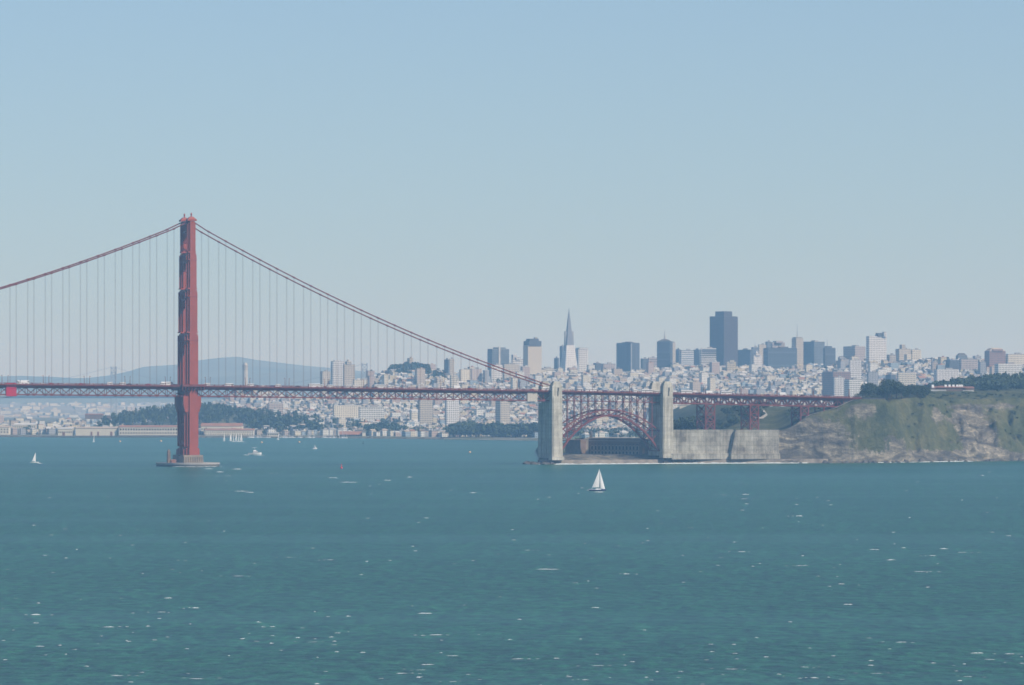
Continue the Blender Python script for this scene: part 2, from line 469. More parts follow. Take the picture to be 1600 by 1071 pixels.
# city ground
CCOAST = [(-3000, 7260), (PX(0, 7170), 7170), (PX(500, 7000), 7020), (PX(700, 6750), 6750), (PX(845, 6560), 6560), (PX(1000, 6300), 6300), (400, 6150), (3000, 6150)]
RIDGE = [(-3000, 4), (PX(255, 9300), 5), (PX(330, 9300), 22), (PX(430, 9300), 36), (PX(500, 9300), 50), (PX(550, 9300), 74), (PX(610, 9300), 92), (PX(700, 9300), 90), (PX(900, 9300), 96), (PX(1200, 9300), 106), (PX(1400, 9300), 114), (PX(1600, 9300), 122), (3000, 120)]
def city_z(X, Y):
    d = Y - interp(CCOAST, X)
    if d < 0: return max(-4, d * 0.2)
    z = 2.6 * sstep(0, 30, d)
    xr = X * 9300 / Y
    r = interp(RIDGE, xr)
    z += r * sstep(7550, 9300, Y) * (1 + 0.16 * fbm(X / 330, Y / 330, 0, 3)) * (1 - 0.35 * sstep(9600, 10600, Y))
    z += 32 * math.exp(-((X + 460) / 175) ** 2 - ((Y - 7520) / 170) ** 2)          # wooded headland
    z += 38 * math.exp(-((X - PX(388, 9700)) / 70) ** 2 - ((Y - 9700) / 150) ** 2)  # round hill under the fluted tower
    z += 26 * math.exp(-((X - PX(640, 8900)) / 75) ** 2 - ((Y - 8900) / 130) ** 2)
    if X < -700: z = min(z, 8)
    return z
M['cityground'] = mat('city_ground', (0.20, 0.20, 0.18), 0.95, 0.05, col2=(0.09, 0.11, 0.06), scale=0.012)
tag(grid_mesh('city_ground', frange(-2800, 3000, 25), frange(6080, 7700, 12) + frange(7730, 12000, 40), city_z, M['cityground']), kind='structure')

# sandy beach strip and lawn behind it, laid on the ground
def strip(name, mtl, x0, x1, d0, d1, lift):
    mb = MB(); xs = frange(x0, x1, 20); prev = None
    for X in xs:
        c = interp(CCOAST, X)
        a = (X, c + d0, city_z(X, c + d0) + lift); b = (X, c + d1, city_z(X, c + d1) + lift)
        if prev: mb.face([prev[0], a, b, prev[1]])
        prev = (a, b)
    return mb.build(name, mtl)
tag(strip('beach', M['sand'], PX(690, 6750), PX(900, 6500), 6, 75, 0.12), kind='structure')
M['lawn'] = mat('lawn', (0.13, 0.17, 0.06), 0.95, 0.05, var=0.2, scale=0.02)
tag(strip('lawn_ground', M['lawn'], PX(850, 6560), PX(1130, 6300), 90, 620, 0.2), kind='structure')

# far shore of the bay with pale flats, and the blue hills behind
M['farshore'] = mat('far_flats', (0.30, 0.29, 0.27), 0.95, 0.05, col2=(0.16, 0.17, 0.15), scale=0.004)
def far_z(X, Y):
    return 2 + 26 * sstep(13200, 19000, Y) + 3 * fbm(X / 500, Y / 500)
tag(grid_mesh('far_shore', frange(-7500, 7500, 250), frange(13000, 20500, 150), lambda X, Y: -3 if Y < 13050 else far_z(X, Y), M['farshore']), kind='structure')
HILLV = [(-800, 583), (-100, 589), (0, 590), (40, 588), (120, 591), (160, 590), (200, 583), (243, 571), (275, 574), (315, 565), (365, 559), (400, 564), (450, 569), (520, 575), (600, 585), (800, 592), (1200, 590), (1450, 572), (1600, 575), (2400, 580)]
def hill_z(X, Y):
    z1 = 0
    k = 800 + X / 23500 * F
    top = PZ(interp(HILLV, k), 23500)
    r = sstep(19800, 23500, Y) * (1 - sstep(23500, 28500, Y) * 0.7)
    return 20 + (top - 20) * r * (1 + 0.05 * fbm(X / 900, Y / 900)) + 9 * fbm(X / 700, Y / 700) * r
M['hills'] = mat('hill_grass', (0.17, 0.17, 0.10), 0.95, 0.05, col2=(0.08, 0.10, 0.06), scale=0.0016)
tag(grid_mesh('hills', frange(-7600, 7600, 90), frange(19600, 28800, 180), hill_z, M['hills']), kind='structure')
def ridge2(X, Y):
    k = 800 + X / 20500 * F
    top = PZ(interp([(-800, 600), (0, 597), (300, 594), (380, 586), (450, 581), (520, 583), (620, 584), (700, 600), (2400, 600)], k), 20500)
    return 12 + (top - 12) * sstep(19000, 20500, Y) * (1 - sstep(20500, 22500, Y)) + 3 * fbm(X / 300, Y / 300)
tag(grid_mesh('near_hills', frange(-7000, 7000, 100), frange(18800, 22600, 150), ridge2, M['hills']), kind='structure')

# ------------------------------------------------------------------ water
def water_material():
    m = bpy.data.materials.new('sea_water'); m.use_nodes = True
    t = m.node_tree; b = t.nodes['Principled BSDF']; L = t.links.new
    b.inputs['IOR'].default_value = 1.333
    g = t.nodes.new('ShaderNodeNewGeometry')
    def nz(scale, sc, det=4, rough=0.6):
        mp = t.nodes.new('ShaderNodeMapping'); mp.inputs['Scale'].default_value = sc; mp.inputs['Rotation'].default_value = (0, 0, radians(12))
        n = t.nodes.new('ShaderNodeTexNoise'); n.inputs['Scale'].default_value = scale; n.inputs['Detail'].default_value = det; n.inputs['Roughness'].default_value = rough
        L(g.outputs['Position'], mp.inputs[0]); L(mp.outputs[0], n.inputs['Vector']); return n
    big = nz(0.004, (1, 0.5, 1), 5)
    r = t.nodes.new('ShaderNodeValToRGB'); e = r.color_ramp.elements
    e[0].position = 0.3; e[0].color = (0.011, 0.084, 0.056, 1); e[1].position = 0.7; e[1].color = (0.016, 0.102, 0.065, 1)
    L(big.outputs[0], r.inputs[0])
    med = nz(0.09, (0.8, 0.16, 1), 6, 0.7)
    r2 = t.nodes.new('ShaderNodeValToRGB'); e = r2.color_ramp.elements
    e[0].position = 0.36; e[0].color = (0.74, 0.80, 0.88, 1); e[1].position = 0.64; e[1].color = (1.26, 1.18, 1.1, 1)
    L(med.outputs[0], r2.inputs[0])
    mx = t.nodes.new('ShaderNodeMixRGB'); mx.blend_type = 'MULTIPLY'; mx.inputs[0].default_value = 1
    L(r.outputs[0], mx.inputs[1]); L(r2.outputs[0], mx.inputs[2])
    fine = nz(0.30, (0.8, 0.25, 1), 6, 0.8)  # light and dark of the small wave faces put into the water colour
    r3 = t.nodes.new('ShaderNodeValToRGB'); e = r3.color_ramp.elements
    e[0].position = 0.40; e[0].color = (0.36, 0.47, 0.62, 1); e[1].position = 0.60; e[1].color = (1.85, 1.6, 1.36, 1)
    L(fine.outputs[0], r3.inputs[0])
    mx3 = t.nodes.new('ShaderNodeMixRGB'); mx3.blend_type = 'MULTIPLY'; mx3.inputs[0].default_value = 1
    L(mx.outputs[0], mx3.inputs[1]); L(r3.outputs[0], mx3.inputs[2]); L(mx3.outputs[0], b.inputs['Base Color'])
    # calmer slicks running along the current: same water, smaller waves
    slick = nz(0.0022, (0.25, 1.6, 1), 3)
    sr = t.nodes.new('ShaderNodeValToRGB'); e = sr.color_ramp.elements
    e[0].position = 0.36; e[0].color = (0.35, 0.35, 0.35, 1); e[1].position = 0.52; e[1].color = (1, 1, 1, 1)
    L(slick.outputs[0], sr.inputs[0])
    w1 = nz(0.16, (1, 0.6, 1), 6, 0.62); w2 = nz(0.9, (1, 0.8, 1), 4, 0.6)
    a = t.nodes.new('ShaderNodeMath'); a.operation = 'MULTIPLY_ADD'; a.inputs[1].default_value = 0.22
    L(w2.outputs[0], a.inputs[0]); L(w1.outputs[0], a.inputs[2])
    bp = t.nodes.new('ShaderNodeBump'); bp.inputs['Strength'].default_value = 1.0
    dm = t.nodes.new('ShaderNodeMath'); dm.operation = 'MULTIPLY'; dm.inputs[1].default_value = 2.6
    L(sr.outputs[0], dm.inputs[0]); L(dm.outputs[0], bp.inputs['Distance'])
    L(a.outputs[0], bp.inputs['Height']); L(bp.outputs[0], b.inputs['Normal'])
    b.inputs['Roughness'].default_value = 0.35
    b.inputs['Specular IOR Level'].default_value = 0.5
    return m
M['water'] = water_material()
mb = MB(); mb.face([(-7900, -1400, 0), (7900, -1400, 0), (7900, 19000, 0), (-7900, 19000, 0)])
tag(mb.build('water', M['water']), kind='structure')

# ------------------------------------------------------------------ haze (air over the strait and the city)
hz = bpy.data.materials.new('haze'); hz.use_nodes = True
t = hz.node_tree; t.nodes.remove(t.nodes['Principled BSDF'])
pv = t.nodes.new('ShaderNodeVolumePrincipled')
pv.inputs['Color'].default_value = (*HAZE_COLOR, 1)
pv.inputs['Density'].default_value = HAZE_DENSITY
pv.inputs['Absorption Color'].default_value = (1, 1, 1, 1)
pv.inputs['Anisotropy'].default_value = 0.0
t.links.new(pv.outputs[0], t.nodes['Material Output'].inputs['Volume'])
mb = MB(); X0, X1, Y0, Y1, Z0, Z1 = -8000, 8000, -1500, 29500, -6, 285
c8 = [(x, y, z) for z in (Z0, Z1) for x, y in ((X0, Y0), (X1, Y0), (X1, Y1), (X0, Y1))]
mb.add(c8, [(0, 3, 2, 1), (4, 5, 6, 7), (0, 1, 5, 4), (1, 2, 6, 5), (2, 3, 7, 6), (3, 0, 4, 7)])
tag(mb.build('haze', hz), kind='stuff')

# ------------------------------------------------------------------ THE BRIDGE
bridge = empty('suspension_bridge', B(0, 0, 0), PHI)
tag(bridge, 'orange suspension bridge with a stepped tower, an arch span and a steel viaduct', 'bridge')
def bpart(mb, name, mats, **k):
    """mesh given in world metres, stored relative to the bridge's base"""
    ox, oy, _ = B(0, 0, 0)
    mb.v = [((x - ox) * cosP + (y - oy) * sinP, -(x - ox) * sinP + (y - oy) * cosP, z) for x, y, z in mb.v]
    return mb.build(name, mats, bridge, **k)

def bbox(mb, s0, s1, o0, o1, z0, z1, m=0, taper=(1, 1)):
    c = B((s0 + s1) / 2, (o0 + o1) / 2, z0)
    mb.box(c, (s1 - s0, o1 - o0, z1 - z0), PHI, m, taper=taper)

# tower: two stepped legs, portal struts, saddles
TIERS = [(10.4, 18.0, 15.4, 9.8), (18.0, 72.0, 13.2, 8.0), (72.0, 121.0, 12.8, 7.8), (121.0, 160.5, 11.4, 7.0), (160.5, 193.5, 9.9, 6.2), (193.5, 222.0, 8.0, 4.8)]
tower = empty('tower'); tower.parent = bridge
LEG_O = 10.0
for sd in (-1, 1):
    lg = MB()
    for (z0, z1, L, W) in TIERS:
        o = sd * LEG_O
        st = W * 0.22
        bbox(lg, -L * .22, L * .30, o - W / 2, o + W / 2, z0, z1)
        bbox(lg, -L * .36, L * .42, o - W / 2 + st, o + W / 2 - st, z0, z1 - 1.2)
        bbox(lg, -L * .5, L * .5, o - W / 2 + 2 * st, o + W / 2 - 2 * st, z0, z1 - 2.6)
        if z1 < 222 and z0 > 60:      # horizontal moulding at each step
            bbox(lg, -L * .42, L * .42, o - W / 2 - .25, o + W / 2 + .25, z1 - 7.0, z1 - 6.2)
        if z0 > 100:
            bbox(lg, -L * .46, L * .46, o - W / 2 - .1, o + W / 2 + .1, z0 - .4, z0 + .8)
    # cap
    o = sd * LEG_O
    c = B(0, o, 221.8); lg.box(c, (8.7, 5.6, 1.5), PHI)
    c = B(0, o, 223.3); lg.box(c, (7.8, 5.0, 2.2), PHI, taper=(0.45, 0.5))
    # belt that carries the deck
    bbox(lg, -8.4, 8.4, o - 3.0, o + 3.0, 56, 63.5)
    mbx = [B(a * 6.5, o + b * 2.9, 49) for a, b in ((-1, -1), (1, -1), (1, 1), (-1, 1))] + [B(a * 8.4, o + b * 3.0, 56) for a, b in ((-1, -1), (1, -1), (1, 1), (-1, 1))]
    lg.add(mbx, [(0, 3, 2, 1), (0, 1, 5, 4), (1, 2, 6, 5), (2, 3, 7, 6), (3, 0, 4, 7)])
    leg = bpart(lg, 'tower_leg', M['orange']); leg.parent = tower
    sp = MB(); sp.tube([B(0, o, 225.3), B(0, o, 227.4), B(0, o, 227.8), B(0, o, 229.2)], [0.75, 0.65, 1.0, 0.35], 8)
    q = bpart(sp, 'beacon', M['orange']); q.parent = tower
tower.location = (0, 0, 0)
for (z0, z1, wd) in ((211, 221.5, 5.2), (184, 192.5, 6.2), (150, 159.5, 7.2), (110, 120, 8.0)):
    st = MB()
    bbox(st, -wd / 2, wd / 2, -7.4, 7.4, z0, z1)
    bbox(st, -wd / 2 - .5, wd / 2 + .5, -6.9, 6.9, z1 - 1.6, z1 + .5)
    bbox(st, -wd / 2 - .4, wd / 2 + .4, -6.9, 6.9, z0 + .8, z0 + 1.7)
    for k in range(6):
        oo = -5.5 + k * 2.2
        bbox(st, -wd / 2 - .35, wd / 2 + .35, oo - .3, oo + .3, z0 + 1.7, z1 - 1.6)
    for sd in (-1, 1):       # corner brackets under the strut
        p = [B(-wd / 2 + .2, sd * 7.3, z0 - 9), B(wd / 2 - .2, sd * 7.3, z0 - 9), B(wd / 2 - .2, sd * 7.3, z0 + .1), B(-wd / 2 + .2, sd * 7.3, z0 + .1), B(-wd / 2 + .2, sd * 3.0, z0 + .1), B(wd / 2 - .2, sd * 3.0, z0 + .1)]
        st.add(p, [(0, 1, 2, 3), (0, 3, 4), (1, 5, 2), (0, 4, 5, 1), (3, 2, 5, 4)])
    q = bpart(st, 'portal_strut', M['orange']); q.parent = tower
xb = MB()
for z0, z1 in ((20, 38), (38, 56)):
    for s in (-3.2, 3.2):
        xb.bar(B(s, -6.5, z0), B(s, 6.5, z1), 1.6); xb.bar(B(s, 6.5, z0), B(s + .3, -6.5, z1), 1.6)
for z in (20, 38, 56): bbox(xb, -4.2, 4.2, -6.6, 6.6, z - 1.3, z + 1.3)
q = bpart(xb, 'cross_bracing', M['orange']); q.parent = tower

wk = MB()          # walkway widened round the outside of each leg
for sd in (-1, 1):
    zt = dz(0)
    bbox(wk, -10.5, 10.5, min(sd * 10, sd * 17.2), max(sd * 10, sd * 17.2), zt - 2.1, zt - 1.3)
    bbox(wk, -10.5, 10.5, sd * 17.1 - .15, sd * 17.1 + .15, zt - 1.3, zt + .05)
    for k in range(8):
        s = -10.2 + 20.4 * k / 7
        bbox(wk, s - .25, s + .25, min(sd * 10, sd * 16.6), max(sd * 10, sd * 16.6), zt - 5.6, zt - 2.1)
    for s in (-10.4, 10.4): bbox(wk, s - .15, s + .15, min(sd * 12.9, sd * 17.1), max(sd * 12.9, sd * 17.1), zt - 1.3, zt + .05)
q = bpart(wk, 'tower_walkway', M['orange_d']); q.parent = tower
# pier and fender
pr = MB()
for o in (-LEG_O, LEG_O):
    bbox(pr, -9.6, 9.6, o - 6.2, o + 6.2, 2.0, 10.4, taper=(.95, .95))
    for k in range(9):
        s = -8.6 + k * 2.15
        for sg in (-1, 1):
            bbox(pr, s - .45, s + .45, o + sg * 6.2 - .5, o + sg * 6.2 + .5, 2.0, 8.8)
bbox(pr, -8.4, 8.4, -5, 5, 2.0, 9.0)
bpart(pr, 'tower_pier', M['pier'])
fd = MB()
def oval(a, b, n=40): return [B(a * cos(2 * pi * k / n), b * sin(2 * pi * k / n), 0)[:2] for k in range(n)]
fd.prism(oval(28.2, 33.0), -3, 3.1, 1, 0)
fd.prism(oval(28.5, 33.3), 2.0, 3.4, 0)
fn = bpart(fd, 'pier_fender', [M['fender'], M['fender_dark']])
pl = MB()
c = B(-22, -12, 3.3); pl.box(c, (2.9, 2.9, 10.4), PHI, taper=(.85, .85)); pl.box((c[0], c[1], 13.6), (2.4, 2.4, 2.1), PHI, taper=(.3, .3))
bpart(pl, 'signal_pillar', M['brick'])
sh = MB(); c = B(-18.0, -13, 3.3); sh.box(c, (4.6, 3.4, 2.3), PHI); sh.box((c[0], c[1], 5.5), (5.0, 3.8, 1.0), PHI, taper=(.9, .2))
bpart(sh, 'equipment_hut', M['rust'])

# cables
def cz_(s):
    if s <= 0: return 91 + 130 * ((s + 640) / 640.0) ** 2
    t = s / 352.0
    return 221 + (73 - 221) * t - 4 * 10 * t * (1 - t)
ss_main = [-900 + 20 * k for k in range(45)] + [0]
ss_side = [352 * k / 24.0 for k in range(25)]
SP = 16.35
SUSP = [-SP * k for k in range(1, 53)][::-1] + [SP * k for k in range(1, 21)]
for sd in (-1, 1):
    cb = MB()
    cb.tube([B(s, sd * TO, cz_(s) + (1.2 if s == 0 else 0)) for s in ss_main] , 0.55, 8)
    cb.tube([B(s, sd * TO, cz_(s) + (1.2 if s == 0 else 0)) for s in ss_side], 0.55, 8)
    for s in SUSP:
        if -420 < s < 345:
            a, b_ = B(s - .9, sd * TO, cz_(s - .9)), B(s + .9, sd * TO, cz_(s + .9))
            cb.tube([a, b_], .8, 8)
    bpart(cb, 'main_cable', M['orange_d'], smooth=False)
    for s in SUSP:
        if -330 < s < 335 and cz_(s) - dz(s) > 3:
            r = MB()
            for q in (-.32, .32):
                r.tube([B(s + q, sd * TO, dz(s) - 1.6), B(s + q, sd * TO, cz_(s))], .07, 5, cap=False)
            bpart(r, 'suspender_rope', M['rope'])

# deck
def deck_run(s0, s1, step, fn):
    n = max(1, int(round((s1 - s0) / step))); return [s0 + (s1 - s0) * k / n for k in range(n + 1)]
def sweep(mb, ss, o0, o1, za, zb, m=0):
    """box section swept along the deck; za, zb relative to the railing top"""
    prev = None
    for s in ss:
        zt = dz(s)
        ring = [B(s, o0, zt + za), B(s, o1, zt + za), B(s, o1, zt + zb), B(s, o0, zt + zb)]
        if prev:
            mb.face([prev[0], ring[0], ring[1], prev[1]], m); mb.face([prev[1], ring[1], ring[2], prev[2]], m)
            mb.face([prev[2], ring[2], ring[3], prev[3]], m); mb.face([prev[3], ring[3], ring[0], prev[0]], m)
        prev = ring
ssd = [-900 + 24 * k for k in range(38)] + [0, 90, 180, 270, 355, 410, 468, 530, 600, 666, SEND]
dk = MB(); sweep(dk, ssd, -13.0, 13.0, -2.1, -1.35); sweep(dk, ssd, -10.9, 10.9, -3.7, -2.103)
for k in range(int((SEND + 900) / 8.175)):
    s = -900 + k * 8.175
    sweep(dk, [s - .25, s + .25], -12.6, 12.6, -3.6, -2.1)
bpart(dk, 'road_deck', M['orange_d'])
rd = MB(); sweep(rd, ssd, -9.4, 9.4, -1.346, -1.20)
bpart(rd, 'roadway', M['asphalt'])
for sd in (-1, 1):
    rl = MB(); o = sd * 12.9
    sweep(rl, ssd, o - .14, o + .14, -.14, 0); sweep(rl, ssd, o - .10, o + .10, -1.3, -1.1)
    for k in range(int((SEND + 420) / 1.2)):
        s = -420 + k * 1.2
        c = B(s, o, dz(s) - 1.35); rl.box(c, (.28, .1, 1.3), PHI)
    for k in range(int((SEND + 420) / 8.175)):
        s = -420 + k * 8.175
        c = B(s, o, dz(s) - 2.1); rl.box(c, (.5, .5, 2.3), PHI)
    sweep(rl, ssd, sd * 12.75 - .2, sd * 12.75 + .2, -2.25, -1.3)
    bpart(rl, 'railing', M['orange_d'])

# stiffening trusses (suspended spans), one object per side
P8 = SP / 2
def truss(s0, s1, side, top=-4.1, bot=-10.6, p=P8, w=.75, name='stiffening_truss', phase=0):
    t_ = MB(); o = side * TO
    n = int(round((s1 - s0) / p)); ss = [s0 + (s1 - s0) * k / n for k in range(n + 1)]
    sweep(t_, ss, o - .45, o + .45, top - .5, top + .5); sweep(t_, ss, o - .45, o + .45, bot - .5, bot + .5)
    for k, s in enumerate(ss):
        z = dz(s)
        t_.bar(B(s, o, z + bot), B(s, o, z + top), .45)
        if k < n:
            z2 = dz(ss[k + 1]); a, b_ = (bot, top) if (k + phase) % 2 == 0 else (top, bot)
            t_.bar(B(s, o, z + a), B(ss[k + 1], o, z2 + b_), w * .8)
        # gussets
        g = B(s, o, z + (bot if (k + phase) % 2 == 0 else top) - .9); t_.box(g, (1.9, .7, 1.8), PHI)
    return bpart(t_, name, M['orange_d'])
for sd in (-1, 1):
    truss(-SP * 55, 0, sd); truss(0, 352, sd)
bt = MB()
for k in range(-50, 44):      # bottom lateral bracing between the two trusses
    s = k * P8
    if s > 352: break
    z = dz(s) - 10.6
    bt.bar(B(s, -TO, z), B(s, TO, z), .4)
    o = TO if k % 2 else -TO
    bt.bar(B(s, -o, z), B(s + P8, o, z), .35)
bpart(bt, 'lateral_bracing', M['orange_d'])

# painting enclosures hung on the trusses
def enclosure(x0, x1, v0, v1, mt, name, label):
    e = MB(); a, b_ = s_at(x0, -TO - 1), s_at(x1, -TO - 1); Y = B(a, -TO, 0)[1]
    z1, z0 = PZ(v0, Y), PZ(v1, Y)
    bbox(e, a, b_, -TO - 1.4, -TO + 1.4, z0, z1)
    n = 7
    for k in range(n): bbox(e, a - .03, b_ + .03, -TO - 1.55, -TO - 1.35, z0 + (z1 - z0) * (k + .2) / n, z0 + (z1 - z0) * (k + .28) / n)
    tag(bpart(e, name, mt), label)
enclosure(9.5, 25.5, 598.8, 619.5, M['tarp_red'], 'painting_enclosure', 'bright red painting enclosure on the bridge truss')
enclosure(824, 839.5, 613.6, 627.6, M['tarp_tan'], 'painting_enclosure', 'tan painting enclosure on the truss beside the first pylon')
pf = MB()
for (xa, xb_) in ((806, 824), (-14, 9)):
    a, b_ = s_at(xa, -TO), s_at(xb_, -TO); bbox(pf, a, b_, -TO - 1, TO + 1, dz(a) - 12.4, dz(a) - 11.4)
for (xa, xb_, zz) in ((796, 846, -14.0), (-20, 22, -13.6)):
    a, b_ = s_at(xa, -TO), s_at(xb_, -TO)
    pts = [B(a + (b_ - a) * k / 8, -TO, dz(a) + zz + 1.6 * (2 * k / 8 - 1) ** 2) for k in range(9)]
    pf.tube(pts, .22, 5); 
    for k in range(1, 8): pf.bar(pts[k], (pts[k][0], pts[k][1], dz(a) - 11.1), .16)
bpart(pf, 'work_platform', M['metal'])

# arch span
A0, A1 = S1 + 6.2, S2 - 6.2
def arch_u(s): return (s - A0) / (A1 - A0)
def zlow(s): u = arch_u(s); return 12 + (45.6 - 12) * (1 - (2 * u - 1) ** 2) ** 0.92 if 0 < u < 1 else 12
def zup(s): u = arch_u(s); return 31 + (50.8 - 31) * (1 - abs(2 * u - 1) ** 2.0)
NA = 14
for sd in (-1, 1):
    a = MB(); o = sd * TO
    sa = [A0 + (A1 - A0) * k / NA for k in range(NA + 1)]
    for k in range(NA):
        s, s2 = sa[k], sa[k + 1]
        a.bar(B(s, o, zlow(s)), B(s2, o, zlow(s2)), 1.6, 1.6); a.bar(B(s, o, zup(s)), B(s2, o, zup(s2)), 1.1, 1.1)
        if k < NA / 2: a.bar(B(s, o, zup(s)), B(s2, o, zlow(s2)), .7)
        else: a.bar(B(s, o, zlow(s)), B(s2, o, zup(s2)), .7)
        a.bar(B(s, o, zlow(s)), B(s, o, zup(s)), .7)
    bpart(a, 'arch_rib', M['orange_d'])
    c_ = MB()
    for k in range(1, NA):
        s = sa[k]; c_.bar(B(s, o, zup(s)), B(s, o, dz(s) - 3.6), .62)
    zs = lambda s: dz(s) - 10.2
    for k in range(NA):
        s, s2 = sa[k], sa[k + 1]
        if zup(s) < zs(s) - .5 or 1:
            c_.bar(B(s, o, zs(s)), B(s2, o, zs(s2)), .6)
        c_.bar(B(s, o, dz(s) - 3.9), B(s2, o, dz(s2) - 3.9), 1.0)
    for k in (1, NA - 2):
        s, s2 = sa[k], sa[k + 1]
        c_.bar(B(s, o, zs(s)), B(s2, o, dz(s2) - 4), .5); c_.bar(B(s, o, dz(s) - 4), B(s2, o, zs(s2)), .5)
    bpart(c_, 'spandrel_column', M['orange_d'])
br = MB()
sa = [A0 + (A1 - A0) * k / NA for k in range(NA + 1)]
for k in range(NA + 1):
    s = sa[k]
    br.bar(B(s, -TO, zlow(s)), B(s, TO, zlow(s)), .6); br.bar(B(s, -TO, zup(s)), B(s, TO, zup(s)), .5)
    if k < NA:
        s2 = sa[k + 1]
        br.bar(B(s, -TO, zlow(s)), B(s2, TO, zlow(s2)), .45); br.bar(B(s, TO, zlow(s)), B(s2, -TO, zlow(s2)), .45)
    if 0 < k < NA:
        zt = dz(s) - 3.6
        br.bar(B(s, -TO, zt - 6.5), B(s, TO, zt - 6.5), .45)
        br.bar(B(s, -TO, zt - 6.5), B(s, TO, zt), .28); br.bar(B(s, TO, zt - 6.5), B(s, -TO, zt), .28)
        if zt - 6.5 - zup(s) > 6:
            br.bar(B(s, -TO, zup(s)), B(s, TO, zt - 6.5), .25); br.bar(B(s, TO, zup(s)), B(s, -TO, zt - 6.5), .25)
bpart(br, 'arch_bracing', M['orange_d'])

# concrete pylons
def pylon(sc, zbase):
    r = empty('pylon'); r.parent = bridge
    for sd in (-1, 1):
        o = sd * 13.5; q = MB()
        def bx_(s0, s1, o0, o1, z0, z1, tp=(1, 1)): bbox(q, sc + s0, sc + s1, o + o0, o + o1, z0, z1, 0, tp)
        bx_(-5.4, 5.4, -3.7, 3.7, zbase, 66, (.93, .95))
        bx_(-4.3, 4.6, -4.3, 4.3, zbase, 63.5, (.93, .95))
        bx_(-4.95, 4.95, -3.45, 3.45, 66, 73.4); bx_(-4.0, 4.0, -3.1, 3.1, 73.4, 76.0); bx_(-2.9, 2.9, -2.6, 2.6, 76.0, 77.4)
        bx_(-4.95, -3.2, -1.4, 1.4, 73.4, 74.8); bx_(3.2, 4.95, -1.4, 1.4, 73.4, 74.8)
        if sd < 0:
            bx_(-5.9, 6.4, -5.2, 3.7, zbase - 2, zbase + 1.2)
        qq = bpart(q, 'pylon_shaft', M['concrete'], uv=True); qq.parent = r
        sl = MB()
        bbox(sl, sc + .1, sc + 1.1, o + sd * 3.40 - .25, o + sd * 3.40 + .25, 59.6, 68.2)
        bbox(sl, sc + .3, sc + 1.6, o + sd * 3.37 - .25, o + sd * 3.37 + .25, 68.2, 71.6)
        qq = bpart(sl, 'slot_window', M['black']); qq.parent = r
    wl = MB()
    bbox(wl, sc - 4.4, sc + 4.4, -9.9, 9.9, zbase, dz(sc) - 12.2)
    bbox(wl, sc - 4.9, sc + 4.9, -10.0, 10.0, dz(sc) - 13.5, dz(sc) - 12.0)
    for k in range(4):
        oo = -7.5 + k * 5
        bbox(wl, sc - 4.6, sc - 4.3, oo - .6, oo + .6, zbase, dz(sc) - 14)
    qq = bpart(wl, 'pylon_wall', M['concrete'], uv=True); qq.parent = r
    return r
pylon(S1, 6.0); pylon(S2, 7.5)
# truss panels at and beyond the pylons
for sd in (-1, 1):
    truss(S2 + 6, SEND, sd, top=-4.0, bot=-10.4, p=6.1, w=.7, name='viaduct_truss')
    truss(S2 + 6, SEND - 30, sd * .45, top=-4.0, bot=-10.4, p=6.1, w=.5, name='inner_truss', phase=1)
# steel towers of the viaduct
def vtower(x0, x1, legs_v=672, extra=0):
    a, b_ = s_at(x0, -TO), s_at(x1, -TO)
    t_ = MB(); H = 5
    for o in (-TO, TO):
        def gz(s):
            p = B(s, o, 0); return bluff_z(p[0], p[1]) - 1.0
        za, zb = gz(a), gz(b_); zt = dz(a) - 10.9
        t_.bar(B(a, o, za), B(a, o, zt), 1.1); t_.bar(B(b_, o, zb), B(b_, o, zt), 1.1)
        z = max(za, zb) + 1.2; n = max(1, int(round((zt - z) / 9.0)))
        for k in range(n):
            z0, z1 = z + (zt - z) * k / n, z + (zt - z) * (k + 1) / n
            t_.bar(B(a, o, z0), B(b_, o, z1), .7); t_.bar(B(b_, o, z0), B(a, o, z1), .7)
            t_.bar(B(a, o, z1), B(b_, o, z1), .7)
        t_.bar(B(a, o, z), B(b_, o, z), .6)
    for s in (a, b_):
        p = B(s, -TO, 0); z = bluff_z(p[0], p[1]) + 2; zt = dz(s) - 10.9; n = 2
        for k in range(n):
            z0, z1 = z + (zt - z) * k / n, z + (zt - z) * (k + 1) / n
            t_.bar(B(s, -TO, z0), B(s, TO, z1), .6); t_.bar(B(s, TO, z0), B(s, -TO, z1), .6); t_.bar(B(s, -TO, z1), B(s, TO, z1), .6)
    bpart(t_, 'viaduct_tower', M['orange_d'])
vtower(1102.5, 1116.5); vtower(1172, 1185); vtower(1251, 1263)
a = s_at(1287.5, -TO)
for o in (-TO, TO):
    t_ = MB(); p = B(a, o, 0); t_.bar(B(a, o, bluff_z(p[0], p[1]) - 1), B(a, o, dz(a) - 10), .9); t_.bar(B(a - 2, o, dz(a) - 8), B(a + 2, o, dz(a) - 8), .7)
    bpart(t_, 'steel_post', M['orange_d'])
ab = MB()
bbox(ab, s_at(1318, -TO), SEND + 26, -10.2, 12.2, 40, 60.0)
ab_o = bpart(ab, 'abutment', M['roof_dark'])
rw = MB(); sweep(rw, [SEND, SEND + 12, SEND + 26], -12.9, 12.9, -3.2, -1.35)
tag(bpart(rw, 'approach_slab', M['asphalt']))

